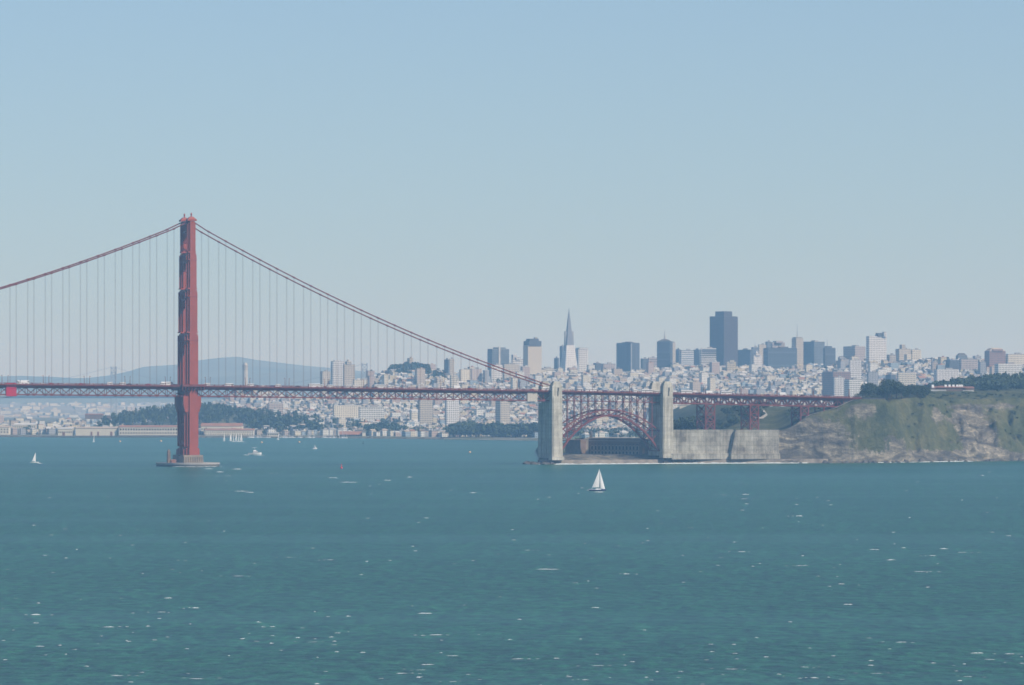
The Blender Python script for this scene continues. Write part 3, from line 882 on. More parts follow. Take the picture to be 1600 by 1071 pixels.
# retaining wall and seawall beside the second pylon
wall = MB()
c0 = s_at(1049, -17); c1 = s_at(1214, -17)
sj = s_at(1146, -17); PR = 4.6
bbox(wall, c0, sj, -17.2, -13.8, 4, 31.2); bbox(wall, c0, sj - .3, -17.45, -15.2, 30.9, 31.9)
q_ = [(sj, 31.0), (c1, 31.0), (c1, 4), (sj - 5.5, 4)]
vs = [B(a, -17.2 - PR, z) for a, z in q_] + [B(a, -13.75, z) for a, z in q_]
wall.add(vs, [(0, 1, 2, 3), (4, 7, 6, 5), (0, 4, 5, 1), (1, 5, 6, 2), (2, 6, 7, 3), (3, 7, 4, 0)])
bbox(wall, sj + .3, c1, -17.5 - PR, -15.2 - PR, 30.8, 31.7)
bbox(wall, c0, sj - 6, -19.0, -17.1, 4, 9.6); bbox(wall, sj - 5.4, c1, -19.6 - PR, -17.1 - PR, 4, 9.2)
for k in range(3):
    s = c0 + 14 + 17 * k; bbox(wall, s, s + .35, -17.3, -17.1, 9.6, 30.8)
for k in range(2): bbox(wall, c0, sj - 1, -17.32, -17.1, 16 + 7 * k, 16.25 + 7 * k)
M['wallc'] = concrete_mat('weathered_concrete', (0.16, 0.14, 0.115), (0.33, 0.31, 0.265), (0.46, 0.44, 0.38), 7.5, 4.2, .22)
tag(wall.build('retaining_wall', M['wallc'], uv=True), 'weathered grey concrete retaining wall beneath the steel viaduct', 'wall')
sw = MB(); prev = None
M['seawall'] = mat('seawall_stone', (0.34, 0.29, 0.23), .95, .1, col2=(0.16, 0.14, 0.12), scale=.12)
for X in frange(24, 300, 6):
    y = interp(COAST, X) + 3.2
    cur = [(X, y - 1.8, -2.0), (X, y - .2, 3.9), (X, y + 1.2, 4.0), (X, y + 1.4, -2.0)]
    if prev:
        for k in range(3): sw.face([prev[k], cur[k], cur[k + 1], prev[k + 1]])
    prev = cur
tag(sw.build('seawall', M['seawall']), 'low stone seawall along the water below the fort and wall', 'seawall')

# ------------------------------------------------------------------ brick fort under the arch
def fort():
    r = empty('fort', (0, 0, 0)); tag(r, 'old brick fort with arched casemates standing under the bridge arch', 'fort')
    z0, z1 = 6.5, 22.8
    def P(x, Y): return (PX(x, Y), Y)
    A, Bq = P(919, 4436), P(1001, 4392)
    d = Vector((Bq[0] - A[0], Bq[1] - A[1])); Ln = d.length; d.normalize(); nrm = Vector((d.y, -d.x))     # outward
    if nrm.y > 0: nrm = -nrm
    def Q(u, off, z): return (A[0] + d.x * u + nrm.x * off, A[1] + d.y * u + nrm.y * off, z)
    a2 = P(907, 4412); a3 = P(884, 4428)
    back = (Bq[0] + 14, Bq[1] + 60)
    w_ = MB(); w_.prism([A, Bq, back, (back[0] - 75, back[1] + 30), (A[0] - 8, A[1] + 70)], z0, z1); w_.build('wall', M['brick'], r)
    bf = MB(); bf.prism([a3, a2, (A[0] - .3, A[1]), (A[0] - 1, A[1] + 34), (a3[0], a3[1] + 30)], z0, z1 - .8); bf.build('bastion', M['brick'], r)
    qn = MB(); qn.prism([(A[0] - 3.2, A[1] - 6), (A[0] + .2, A[1] - 6.4), (A[0] + .3, A[1] - .1), (A[0] - 3.0, A[1] + .1)], z0, z1 - .5)
    qn.prism([(A[0] - 3.6, A[1] - 6.4), (A[0] + .6, A[1] - 6.8), (A[0] + .7, A[1] + .2), (A[0] - 3.4, A[1] + .3)], z1 - .5, z1 + .5)
    qn.build('stone_quoin', M['stone'], r)
    co = MB(); co.bar(Q(1, .3, z1 - 1.8), Q(Ln, .3, z1 - 1.8), .5); co.bar(Q(1, .2, z1 + .4), Q(Ln, .2, z1 + .4), .8); co.build('cornice', M['stone'], r)
    rf = MB(); rf.prism([(A[0], A[1] + 3), (Bq[0] - 1, Bq[1] + 3), (back[0] - 3, back[1]), (A[0], A[1] + 65)], z1 + .01, z1 + 1.0); rf.build('roof', M['roof_tan'], r)
    n = 14
    for row, (zz, hh) in enumerate(((7.6, 3.8), (12.6, 3.8), (17.8, 1.4))):
        for k in range(n):
            u = 3 + (Ln - 5) * (k + .5) / n; q = Ln / n * .26
            def arc(q, off, top): return [Q(u - q, off, zz), Q(u - q, off, zz + top)] + [Q(u - q * cos(pi * j / 6), off, zz + top + q * .9 * sin(pi * j / 6)) for j in range(1, 6)] + [Q(u + q, off, zz + top), Q(u + q, off, zz)]
            if row < 2:
                p0, p1 = arc(q, .15, hh - 1.2), arc(q + .5, .10, hh - 1.2); fr = MB()
                for j in range(len(p0) - 1): fr.face([p1[j], p1[j + 1], p0[j + 1], p0[j]])
                f_ = fr.build('arch_surround', M['stone'], r)
                op = MB(); op.face(arc(q, .12, hh - 1.2)); op.build('casemate_opening', M['black'], f_)
            else:
                op = MB(); op.bar(Q(u - .6, .08, zz), Q(u + .6, .08, zz), .3, 1.1); op.build('gun_slit', M['black'], r)
    lt = MB(); c = (A[0] + 3, A[1] + 14); lt.box((c[0], c[1], z1 + 1), (3, 3, 2.6)); lt.tube([(c[0], c[1], z1 + 3.6), (c[0], c[1], z1 + 6.0), (c[0], c[1], z1 + 8)], [1.7, 1.7, .1], 9)
    tag(lt.build('lighthouse', M['roof_dark']), 'small dark lighthouse standing on the fort roof', 'lighthouse')
fort()

# ------------------------------------------------------------------ trees
def crown_pts(rng, lobes, n, s):
    """leaf clumps: crossed small quads spread through a few lobes"""
    vs = []; fs = []; ms = []
    tot = sum(l[3] * l[4] for l in lobes)
    for (cx, cy, cz0, rr, rh) in lobes:
        m = int(n * rr * rh / tot)
        for _ in range(m):
            while True:
                x, y, z = rng.uniform(-1, 1), rng.uniform(-1, 1), rng.uniform(-1, 1)
                q = x * x + y * y + z * z
                if 0.25 < q < 1.0: break
            c = Vector((cx + x * rr, cy + y * rr, cz0 + z * rh))
            a = Vector((rng.gauss(0, 1), rng.gauss(0, 1), rng.gauss(0, .7))).normalized()
            b = a.cross(Vector((rng.gauss(0, 1), rng.gauss(0, 1), rng.gauss(0, 1)))).normalized()
            k = s * rng.uniform(.6, 1.4); i = len(vs)
            vs += [tuple(c - a * k - b * k * .5), tuple(c + a * k * .3 - b * k * .8), tuple(c + a * k + b * k * .4), tuple(c - a * k * .4 + b * k * .9)]
            fs.append((i, i + 1, i + 2, i + 3)); ms.append(0 if rng.random() < .6 else 1)
    return vs, fs, ms

def make_crown(kind, h, r, n, s, seed):
    rng = random.Random(seed)
    L = []
    if kind == 'cypress':          # flat-topped, wind-shaped
        for k in range(7):
            a = rng.uniform(0, 2 * pi); d = rng.uniform(0.1, .65) * r
            L.append((cos(a) * d, sin(a) * d, h * rng.uniform(.42, .85), r * rng.uniform(.35, .6), h * rng.uniform(.12, .22)))
    elif kind == 'round':
        L.append((0, 0, h * .6, r * .8, h * .34))
        for k in range(5):
            a = rng.uniform(0, 2 * pi); L.append((cos(a) * r * .55, sin(a) * r * .55, h * rng.uniform(.4, .75), r * .5, h * .2))
    else:                          # tall
        for k in range(6):
            L.append((rng.uniform(-.3, .3) * r, rng.uniform(-.3, .3) * r, h * (.3 + .11 * k), r * (1 - .11 * k) * .75, h * .16))
    return crown_pts(rng, L, n, s)

def tree_proto(kind, h, r, n, s, seed, idx):
    root = empty('tree')
    v, f, m = make_crown(kind, h, r, n, s, seed)
    mb = MB(); mb.v = v; mb.f = f; mb.m = m
    c = mb.build('crown', [M['leaf_a'], M['leaf_b']], root)
    t_ = MB(); rng = random.Random(seed + 5)
    t_.tube([(0, 0, -2), (rng.uniform(-.3, .3), 0, h * .3), (rng.uniform(-.6, .6), rng.uniform(-.5, .5), h * .6)], [h * .035, h * .025, h * .012], 6)
    for k in range(4):
        a = rng.uniform(0, 2 * pi); z = h * rng.uniform(.28, .5)
        t_.tube([(0, 0, z), (cos(a) * r * .55, sin(a) * r * .55, z + h * .2)], [h * .016, h * .006], 5)
    tr = t_.build('trunk', M['bark'], root)
    kids(root, c, tr)
    return root
PROTO = {}
def get_proto(kind, big, v):
    key = (kind, big, v)
    if key not in PROTO:
        h, r = {'cypress': (15, 8.5), 'round': (11, 6.5), 'tall': (18, 6)}[kind]
        PROTO[key] = [tree_proto(kind, h, r, 620 if big else 130, .62 if big else 1.35, hash_(key), v), False, h]
    return PROTO[key]
def hash_(k): return sum(ord(c) * (i + 3) for i, c in enumerate(str(k)))
TREE_N = 0
def tree(X, Y, z, hgt, kind, label, group, big=False, rng=random):
    global TREE_N
    p = get_proto(kind, big, rng.randrange(4))
    if not p[1]: o = p[0]; p[1] = True
    else: o = copy_tree(p[0])
    o.location = (X, Y, z); k = hgt / p[2]; j = rng.uniform(.9, 1.2)
    o.scale = (k * j, k * j, k); o.rotation_euler = (0, 0, rng.uniform(0, 6.28))
    tag(o, label, 'tree', group); TREE_N += 1
    return o

rt = random.Random(11)
TREES_XY = []
# cypresses at the landward end of the viaduct
for k in range(88):
    x = rt.uniform(1334, 1452); Y = rt.uniform(4530, 4760); X = PX(x, Y)
    if abs(-(X - BX) * sinP + (Y - BY) * cosP) < 17: continue
    if x < 1350 and Y > 4640: continue
    z = bluff_z(X, Y) - .5
    top = PZ(interp([(1335, 612), (1350, 601), (1368, 593), (1400, 593), (1415, 602), (1452, 602)], x) + rt.uniform(0, 12), Y)
    tree(X, Y, z, max(6, top - z), 'cypress', 'dark cypress in the grove where the viaduct meets the bluff', 'cypress grove on the bluff', True, rt)
for k in range(16):
    x = rt.uniform(1052, 1100); Y = rt.uniform(4470, 4560); X = PX(x, Y); z = bluff_z(X, Y) - .5
    tree(X, Y, z, max(7, PZ(rt.uniform(645, 660), Y) - z), 'round', 'dark tree below the viaduct beside the second pylon', 'trees below the viaduct next to the pylon', True, rt)
for k in range(22):
    x = rt.uniform(1115, 1200); Y = rt.uniform(4560, 4800); X = PX(x, Y); z = bluff_z(X, Y) - .5
    tree(X, Y, z, rt.uniform(6, 11), 'round', 'bushy tree on the green slope behind the steel viaduct', 'trees on the slope behind the viaduct', True, rt)
# pointed rooms of the far city: row behind the beach, hilltop groves
def patch(x0, x1, Y0, Y1, n, h0, h1, kind, label, group, vtop=None):
    for k in range(n):
        x = rt.uniform(x0, x1); Y = rt.uniform(Y0, Y1); X = PX(x, Y); z = city_z(X, Y) - .5
        h = rt.uniform(h0, h1)
        tree(X, Y, z, h, kind, label, group, False, rt); TREES_XY.append((X, Y))
patch(700, 846, 6760, 6920, 66, 13, 24, 'round', 'dark tree in the long row behind the sandy beach', 'tree row behind the beach')
patch(575, 628, 7060, 7150, 20, 14, 22, 'round', 'dark tree in the clump right of the red tiled clubhouse', 'clump by the clubhouse')
patch(395, 505, 7200, 7400, 26, 12, 20, 'round', 'tree on the low slope above the marina', 'trees above the marina')
patch(612, 676, 8850, 8960, 34, 12, 20, 'round', 'dark tree in the grove topped by a pale square tower', 'hilltop grove under the square tower')
patch(362, 411, 9640, 9760, 22, 12, 19, 'round', 'tree on the round hill below the fluted tower', 'trees around the fluted tower')
patch(678, 694, 8850, 8900, 6, 18, 26, 'tall', 'tall dark tree between the grove and the slim apartment towers', 'trees beside the slim towers')

def wood(name, pts, mats, n, s, seed, kind='stuff'):
    """one mass of trees nobody could count; pts = (X, Y, z, height, radius)"""
    rng = random.Random(seed)
    protos = [make_crown(kd, 1, .55, n, s, seed + i) for i, kd in enumerate(('round', 'cypress', 'round', 'tall', 'cypress'))]
    mb = MB()
    for (X, Y, z, h, r) in pts:
        v, f, m = protos[rng.randrange(5)]
        a = rng.uniform(0, 6.28); ca, sa = cos(a) * r * 1.8, sin(a) * r * 1.8; b = len(mb.v)
        mb.v.extend([(X + p[0] * ca - p[1] * sa, Y + p[0] * sa + p[1] * ca, z + p[2] * h) for p in v])
        mb.f.extend([(q[0] + b, q[1] + b, q[2] + b, q[3] + b) for q in f]); mb.m.extend(m)
    return tag(mb.build(name, mats), kind=kind)
pts = []
for k in range(1500):     # wood on the ridge above the bluff
    x = rt.uniform(1415, 1900); Y = rt.uniform(5060, 5560); X = PX(x, Y); z = bluff_z(X, Y)
    top = PZ(interp([(1415, 606), (1440, 599), (1470, 592), (1500, 587), (1550, 580), (1600, 578), (1900, 574)], x) + rt.uniform(0, 9) + (5560 - Y) / 500 * 16, Y)
    if top - z > 5: pts.append((X, Y, z, min(30, top - z), rt.uniform(5, 9)))
wood('ridge_forest', pts, [M['leaf_a'], M['leaf_b']], 70, .10, 3)
pts = []
for k in range(420):      # wooded headland left of the far shore
    X = -460 + rt.gauss(0, 118); Y = 7500 + rt.gauss(0, 90)
    if Y < 7300: continue
    x = 800 + X / Y * F
    z = city_z(X, Y); top = PZ(interp([(150, 662), (165, 648), (185, 634), (215, 628), (260, 629), (300, 626), (340, 628), (390, 636), (440, 655), (480, 668)], x) + rt.uniform(0, 5), Y)
    if top - z > 5: pts.append((X, Y, z - 1, min(26, top - z), rt.uniform(5, 9)))
wood('wooded_headland', pts, [M['leaf_a'], M['leaf_b']], 70, .10, 9)
WOODC = []
pts = []
for (x0, x1, Y0, Y1, n, hh) in ((400, 560, 7350, 7700, 70, 14), (560, 760, 7500, 7900, 70, 14), (500, 600, 7250, 7350, 16, 12), (880, 1000, 6600, 7300, 70, 12), (1000, 1100, 5900, 6400, 60, 13), (820, 860, 7000, 7300, 24, 15), (640, 720, 7200, 7300, 20, 12)):
    for k in range(n):
        Y = rt.uniform(Y0, Y1); X = PX(rt.uniform(x0, x1), Y); pts.append((X, Y, city_z(X, Y) - .5, hh * rt.uniform(.7, 1.3), rt.uniform(4, 8))); WOODC.append((X, Y))
for k in range(3800):
    Y = rt.uniform(7150, 9500); X = rt.uniform(-.075, .16) * Y
    pts.append((X, Y, city_z(X, Y) - .5, rt.uniform(6, 13), rt.uniform(3, 6)))
wood('city_trees', pts, [M['leaf_a'], M['leaf_b']], 45, .13, 21)
pts = []
for k in range(220):      # low bushes on the bluff
    x = rt.uniform(1215, 1700); X = PX(x, 4700); d = rt.uniform(30, 230); Y = interp(COAST, X) + d
    z = bluff_z(X, Y)
    if cover(X, Y, z) > .55: pts.append((X, Y, z - .4, rt.uniform(1.5, 3.6), rt.uniform(1.5, 4)))
wood('bluff_scrub', pts, [M['leaf_a'], M['leaf_b']], 50, .12, 33)

# ------------------------------------------------------------------ houses of the city
rh = random.Random(5)
LMK = [(60, 'left of the harbour sheds'), (300, 'beside the bridge tower'), (460, 'below the fluted tower'), (560, 'below the twin stone apartment blocks'), (660, 'below the hilltop grove'), (770, 'below the slim towers'),
       (870, 'beneath the pale pyramid'), (960, 'beneath the dark faceted tower'), (1050, 'beneath the pointed spire tower'), (1130, 'beneath the tallest dark tower'), (1220, 'under the wide dark block'), (1310, 'under the twin-mast blocks'), (1380, 'below the white round-cornered tower'), (1480, 'behind the cypress grove'), (1600, 'behind the ridge forest')]
GRID = radians(20)
def house(mb, X, Y, z, w_, d_, h, wm, rm, roof, rot):
    """wm/rm: material slots"""
    mb.box((X, Y, z - 4), (w_, d_, h + 4), rot, wm, rm)
    cz, sz = cos(rot), sin(rot)
    def T(x, y, zz): return (X + x * cz - y * sz, Y + x * sz + y * cz, zz)
    if roof == 'gable':
        rh_ = h + min(w_, d_) * .3; e = .4
        a, b, c, d = T(-w_ / 2 - e, -d_ / 2 - e, z + h - .1), T(w_ / 2 + e, -d_ / 2 - e, z + h - .1), T(w_ / 2 + e, d_ / 2 + e, z + h - .1), T(-w_ / 2 - e, d_ / 2 + e, z + h - .1)
        p, q = T(-w_ / 2 - e, 0, z + rh_), T(w_ / 2 + e, 0, z + rh_)
        mb.add([a, b, c, d, p, q], [(0, 1, 5, 4), (2, 3, 4, 5)], rm); mb.add([a, b, c, d, p, q], [(3, 0, 4), (1, 2, 5)], wm)
    elif roof == 'hip':
        rh_ = h + min(w_, d_) * .28; e = .4; k = .25
        a, b, c, d = T(-w_ / 2 - e, -d_ / 2 - e, z + h - .1), T(w_ / 2 + e, -d_ / 2 - e, z + h - .1), T(w_ / 2 + e, d_ / 2 + e, z + h - .1), T(-w_ / 2 - e, d_ / 2 + e, z + h - .1)
        p, q = T(-w_ * k, 0, z + rh_), T(w_ * k, 0, z + rh_)
        mb.add([a, b, c, d, p, q], [(0, 1, 5, 4), (2, 3, 4, 5), (3, 0, 4), (1, 2, 5)], rm)
    else:
        mb.box(T(0, 0, z + h - .05), (w_ + .3, d_ + .3, .7), rot, wm, rm)
        if w_ > 10: mb.box(T(w_ * .2, d_ * .15, z + h + .6), (w_ * .25, d_ * .25, 2.2), rot, wm, rm)
HOUSES = []
WK = ['white', 'white', 'white', 'cream', 'cream', 'cream', 'tan', 'grey', 'grey', 'blue', 'yellow', 'pink']
RK = ['roof_pale', 'roof_pale', 'roof_pale', 'roof_grey', 'roof_grey', 'roof_grey', 'roof_dark', 'roof_dark', 'roof_tan', 'roof_tan', 'roof_grey', 'roof_pale', 'roof_red']
def density(x, Y, X):
    if Y < interp(CCOAST, X) + 110: return 0
    if x < 330 and Y > 7250: return .45 if x < 165 and Y < 8300 else .03
    if x < 90: return .5
    if x < 150: return .8
    if ((X + 470) / 200) ** 2 + ((Y - 7480) / 190) ** 2 < 1: return .04
    if 700 < x < 845 and Y < 6980: return .05
    if 845 <= x < 1010 and Y < 7200: return .12
    if x >= 1010 and Y < 6800: return .25
    if Y < 7250: return .45
    if 395 < x < 620 and Y < 7500: return .45
    return .86
Y = 6400.0
while Y < 9750:
    X = -.122 * Y
    while X < .165 * Y:
        wd = rh.uniform(6.5, 13) if Y > 7450 else rh.uniform(5.5, 10.5); X += wd * .5
        x = 800 + X / Y * F
        big = rh.random()
        if rh.random() < density(x, Y, X):
            hh = rh.uniform(5.5, 9.5) if Y > 7450 else rh.uniform(5, 9.5); dd = rh.uniform(9, 16); roof = rh.choice(['flat', 'flat', 'flat', 'gable', 'hip'])
            if big < .05 and Y > 7300: hh = rh.uniform(11, 18); wd *= 1.4; roof = 'flat'
            if big > .994 and Y > 7700 and x > 560: hh = rh.uniform(22, 32); wd *= 1.3; roof = 'flat'
            yy = Y + rh.uniform(-14, 14)
            ok = True
            zz = city_z(X, yy)
            if zz > 1.5: HOUSES.append([X, yy, zz, wd, dd, hh, rh.choice(WK), rh.choice(RK), roof, GRID + rh.uniform(-.06, .06)])
        X += wd * .5 + rh.choice([.3, .3, .3, 5])
    Y += 25
# how much of each shows: sweep from near to far with a skyline buffer
buf = {}
HOUSES.sort(key=lambda a: a[1])
for hs in HOUSES:
    X, Y, z, wd, dd, hh = hs[:6]
    c0_, c1_ = int(800 + (X - wd / 2) / Y * F), int(800 + (X + wd / 2) / Y * F)
    t_ = (z + hh - CAMZ) / Y * F; vis = 0
    for c in range(c0_, c1_ + 1):
        b = buf.get(c, -999.0)
        vis += max(0.0, min(t_ - b, hh / Y * F)); buf[c] = max(b, t_)
    if c1_ < 0 or c0_ > 1600: vis = 0
    vv = VH - t_
    if 598 < vv < 622 and c1_ < 1330: vis *= .2
    if c0_ > 1330 and vv > 600 : vis *= .1
    if c0_ > 1050 and vv > 618 : vis *= .2
    hs.append(vis)
order = sorted(range(len(HOUSES)), key=lambda i: -HOUSES[i][-1])
single = set(order[:285])
cols = sorted(set(WK)); rks = sorted(set(RK))
slots = [HW[c] for c in cols] + [M[r] for r in rks]
mass = MB()
ROOFW = {'roof_pale': 'pale roof', 'roof_grey': 'grey roof', 'roof_dark': 'dark roof', 'roof_tan': 'tan roof', 'roof_red': 'red tiled roof'}
for i, (X, Y, z, wd, dd, hh, wc, rk, roof, rot, vis) in enumerate(HOUSES):
    if i in single:
        x = 800 + X / Y * F
        root = empty('house' if hh < 12.5 else 'apartment_block', (X, Y, z), rot)
        a = MB(); a.box((0, 0, -4), (wd, dd, hh + 4)); wl = a.build('wall', HW[wc], root, uv=True)
        b = MB(); house(b, 0, 0, 0, wd, dd, hh, 0, 0, roof, 0); b.f = [tuple(k - 8 for k in f) for f in b.f[5:] if min(f) >= 8]; b.m = [0] * len(b.f); b.v = b.v[8:]
        # drop the wall cap duplicates, keep the roof pieces
        if roof == 'flat':
            b = MB(); b.box((0, 0, hh + .003), (wd + .3, dd + .3, .7))
            if wd > 10: b.box((wd * .2, dd * .15, hh + .7), (wd * .25, dd * .25, 2.2))
        b.build('roof', M[rk], root)
        place = min(LMK, key=lambda q: abs(q[0] - x))[1]
        v = VH - (z + hh - CAMZ) / Y * F
        row = 'near the shore' if Y < 7400 else ('low on the slope' if v > 622 else ('high on the slope' if v > 600 else 'on the crest'))
        size = ('narrow' if wd < 10 else 'wide') if hh < 12.5 else ('mid-rise' if hh < 25 else 'tall')
        lab = f"{size} {wc} {'house' if hh < 12.5 else 'apartment block'} with {ROOFW[rk]} {row}, {place}"
        tag(root, ' '.join(lab.split()[:16]), 'house' if hh < 12.5 else 'apartment block', 'city buildings on the hillside')
    else:
        house(mass, X, Y, z, wd, dd, hh, cols.index(wc), len(cols) + rks.index(rk), roof, rot)
for k in range(1100):     # pale specks of the town across the bay
    Y = rh.uniform(13100, 19000); X = rh.uniform(-.14, .14) * Y
    mass.box((X, Y, far_z(X, Y) - 4), (rh.uniform(8, 34), rh.uniform(10, 30), 4 + rh.uniform(4, 12)), rh.uniform(0, .5), cols.index(rh.choice(['white', 'cream', 'tan', 'grey'])), len(cols) + rks.index('roof_pale'))
tag(mass.build('city_houses', slots, uv=True), kind='stuff')
print('houses', len(HOUSES), 'trees', TREE_N)

# ------------------------------------------------------------------ skyline
def building(x0, xs, x1, vt, Y, wall, label, name='tower_block', cat='building', ang=None, win=None, steps=(), bw=3.2, rh_=3.6, mort=1.2, roofm='roof_grey', bands=0, side=None, taper=1.0, extra=None, depth=None):
    """x0..xs shaded flank, xs..x1 sunlit face (photo columns turned into metres at depth Y)"""
    pxm = Y / F
    if ang is None: ang = radians(24)
    W = max(3.0, (x1 - xs) * pxm / cos(ang)); D = max(5.0, (xs - x0) * pxm / sin(ang)) if xs > x0 else W * .8
    if depth: D = depth
    # near corner at xs
    cx, cy = PX(xs, Y), Y
    ux, uy = cos(ang), sin(ang); vx, vy = -sin(ang), cos(ang)
    zg = min(city_z(cx, Y), city_z(cx, Y + 30)) - 6; zt = PZ(vt, Y)
    root = empty(name, (cx, cy, zg), ang)
    H = zt - zg
    m = M_fac(name + '_' + wall + '_' + str(win) + str(bw) + str(rh_) + str(mort), WALLC[wall] if wall in WALLC else DARKC[wall], win or (0.05, 0.06, 0.075), bw=bw, rh=rh_, mort=mort)
    a = MB(); a.box((W / 2, D / 2, 0), (W, D, H), 0, 0, taper=(taper, taper)); a.build('wall', m, root, uv=True)
    r = MB(); r.box((W / 2, D / 2, H + .005), (W * taper - .8, D * taper - .8, .8)); r.box((W * .6, D * .5, H + .8), (W * .3, D * .35, 2.6)); r.build('roof', M[roofm], root)
    for k in range(bands):
        z = H - 3 - k * (H * .55 / bands); b = MB(); b.box((W / 2, D / 2, z - 1.5), (W + .3, D + .3, 1.5)); b.build('window_band', M['glass'], root)
    for (sx0, sx1, svt, swall) in steps:
        # upper setback: columns along the front
        w2 = (sx1 - sx0) * pxm / (cos(ang) + sin(ang)); z2 = PZ(svt, Y) - zg
        dlt = ((sx0 + sx1) / 2 - (x0 + x1) / 2) * pxm
        cx2, cy2 = W / 2 + dlt * cos(ang), D / 2 - dlt * sin(ang)
        m2 = M_fac('step_' + swall, WALLC[swall] if swall in WALLC else DARKC[swall], (0.05, 0.06, 0.075), bw=3.4, rh=3.6, mort=1.4)
        s_ = MB(); s_.box((cx2, cy2, H - .5), (max(2, w2), max(2, w2), z2 - H + .5)); s_.build('upper_storey', m2, root, uv=True)
    if extra: extra(root, W, D, H, zg, pxm)
    return tag(root, label, cat)
DARKC = {'slate': (0.085, 0.095, 0.11), 'darkbrown': (0.07, 0.05, 0.045), 'bluegrey': (0.16, 0.19, 0.22), 'stone': (0.50, 0.45, 0.36), 'whitec': (0.68, 0.67, 0.64), 'pinkstone': (0.46, 0.39, 0.345), 'brownbrick': (0.26, 0.16, 0.13)}
def mast(dx, hgt, r=.7):
    def f(root, W, D, H, zg, pxm):
        a = MB(); a.tube([(W * dx, D / 2, H), (W * dx, D / 2, H + hgt * .5), (W * dx, D / 2, H + hgt)], [r * 1.6, r, r * .3], 6); a.build('mast', M['metal'], root)
    return f
def hiproof(hh, mt='roof_dark', k=.35):
    def f(root, W, D, H, zg, pxm):
        a = MB(); a.box((W / 2, D / 2, H), (W * .98, D * .98, hh), 0, 0, taper=(k, k)); a.build('hipped_roof', M[mt], root)
    return f
def spire(hh, dx=.5, wd=6, mt='roof_pale'):
    def f(root, W, D, H, zg, pxm):
        a = MB(); a.box((W * dx, D / 2, H), (wd, wd, hh), 0, 0, taper=(.03, .03)); a.build('spire', M[mt], root)
    return f
def many(*fs):
    def f(*a):
        for g in fs: g(*a)
    return f
bd = building
bd(500, 504, 516, 581, 9000, 'stone', 'low cream slab beside the twin stone apartment blocks, leftmost of the three', bw=4, mort=2.2)
bd(516.5, 520, 538, 565.5, 9050, 'whitec', 'pale apartment block with rows of dark windows, middle of three by the tan one', bw=3.4, mort=1.3, steps=((520, 532, 563.5, 'whitec'),))
bd(536, 538, 554.5, 570, 8980, 'stone', 'tan stone apartment tower with a stepped peaked crown left of the hilltop grove', bw=3.3, mort=1.7, steps=((539, 549, 565, 'stone'), (541.5, 545.5, 562, 'stone')))
bd(587, 588, 607, 591.5, 8850, 'whitec', 'bright white cubic block with a window grid left of the grove', bw=3.5, mort=1.8)
bd(551, 553, 582, 594, 8800, 'cream', 'low cream apartment building just above the bridge railing beside the white cube', bw=3.4, mort=1.8)
bd(624, 626, 636, 572.5, 8930, 'stone', 'stepped cream building crowning the hilltop grove beside the square tower', steps=((627, 632, 570, 'stone'),))
bd(636, 640, 646, 560.5, 8940, 'stone', 'pale square tower rising out of the hilltop grove', bw=3.4, mort=1.9, roofm='roof_tan')
bd(647, 649, 657, 580, 8870, 'cream', 'small cream block at the right edge of the hilltop grove')
bd(681, 683, 692, 592, 8700, 'stone', 'small cream block standing below the slim apartment towers', bw=3, mort=1.4)
bd(693.6, 700.5, 701.5, 562.5, 9000, 'bluegrey', 'slim blue-grey tower in shade, left of its pale twin', bw=3, mort=1.0)
bd(701.5, 702.5, 709.6, 561.5, 9010, 'stone', 'slim pale apartment tower lit by the sun beside a blue-grey one', bw=3, mort=1.5)
bd(703, 705, 714.6, 587, 8600, 'cream', 'cream mid-rise with balconies in front of the slim pale tower', bw=3, mort=1.2)
bd(717.5, 720, 735, 578, 8900, 'cream', 'broad cream apartment block with recessed bays, left one of the pair under the cable', bw=5, mort=2.6)
bd(735, 737, 753, 577, 8920, 'pinkstone', 'broad pinkish apartment block, right one of the pair under the cable', bw=4, mort=2.4)
bd(761.5, 769, 795.5, 546, 9150, 'bluegrey', 'bluish apartment tower with a white central fin above the cable end', bw=4.2, mort=1.0, steps=((770, 790, 543, 'bluegrey'),),
   extra=lambda r, W, D, H, zg, p: (lambda a: (a.box((W * .42, -.6, 0), (3.6, 1.6, H + 6)), a.build('white_fin', M['roof_pale'], r)))(MB()))
bd(766, 768, 785, 571, 9000, 'whitec', 'white lower block in front of the bluish tower with the fin', bw=3.2, mort=1.6)
bd(785, 788, 811, 570, 9010, 'stone', 'wide cream block with punched windows left of the grey-crowned tower', bw=3.2, mort=1.7)
bd(799, 801, 819, 562, 9200, 'whitec', 'stepped white apartment block behind the wide cream one', bw=3.4, mort=1.4, steps=((799, 808, 554.5, 'whitec'), (803, 814, 558.5, 'whitec')))
bd(817.5, 825, 846.5, 540, 9100, 'stone', 'tall tan tower with a dark stepped crown beside the pale pyramid', bw=3.0, mort=2.5, rh_=3.2,
   steps=((818, 846, 533, 'slate'), (822, 842, 529.5, 'slate'), (834, 840, 527, 'stone')))
bd(846, 848, 866, 576, 9300, 'cream', 'low cream block between the tan tower and the pyramid', steps=((850, 858, 573.5, 'grey'),))
bd(865.7, 871, 873.5, 560, 9700, 'slate', 'small dark slab left of the pyramid', bw=3, mort=.8)
bd(874.5, 878, 882, 541.5, 10100, 'bluegrey', 'blue-grey slab half hidden behind the left edge of the pyramid', bw=3, mort=.9)
bd(898, 904, 919, 546, 9900, 'whitec', 'white gridded tower with a bright cornice right of the pyramid', bw=4.2, mort=1.8, rh_=3.9, steps=((900, 919, 543.5, 'whitec'),))
bd(927, 931, 939, 568, 9600, 'slate', 'small dark office block between the pyramid and the faceted tower')
bd(939, 943, 962, 569, 9650, 'pinkstone', 'low tan and blue office block left of the dark faceted tower', bw=4, mort=1.6)
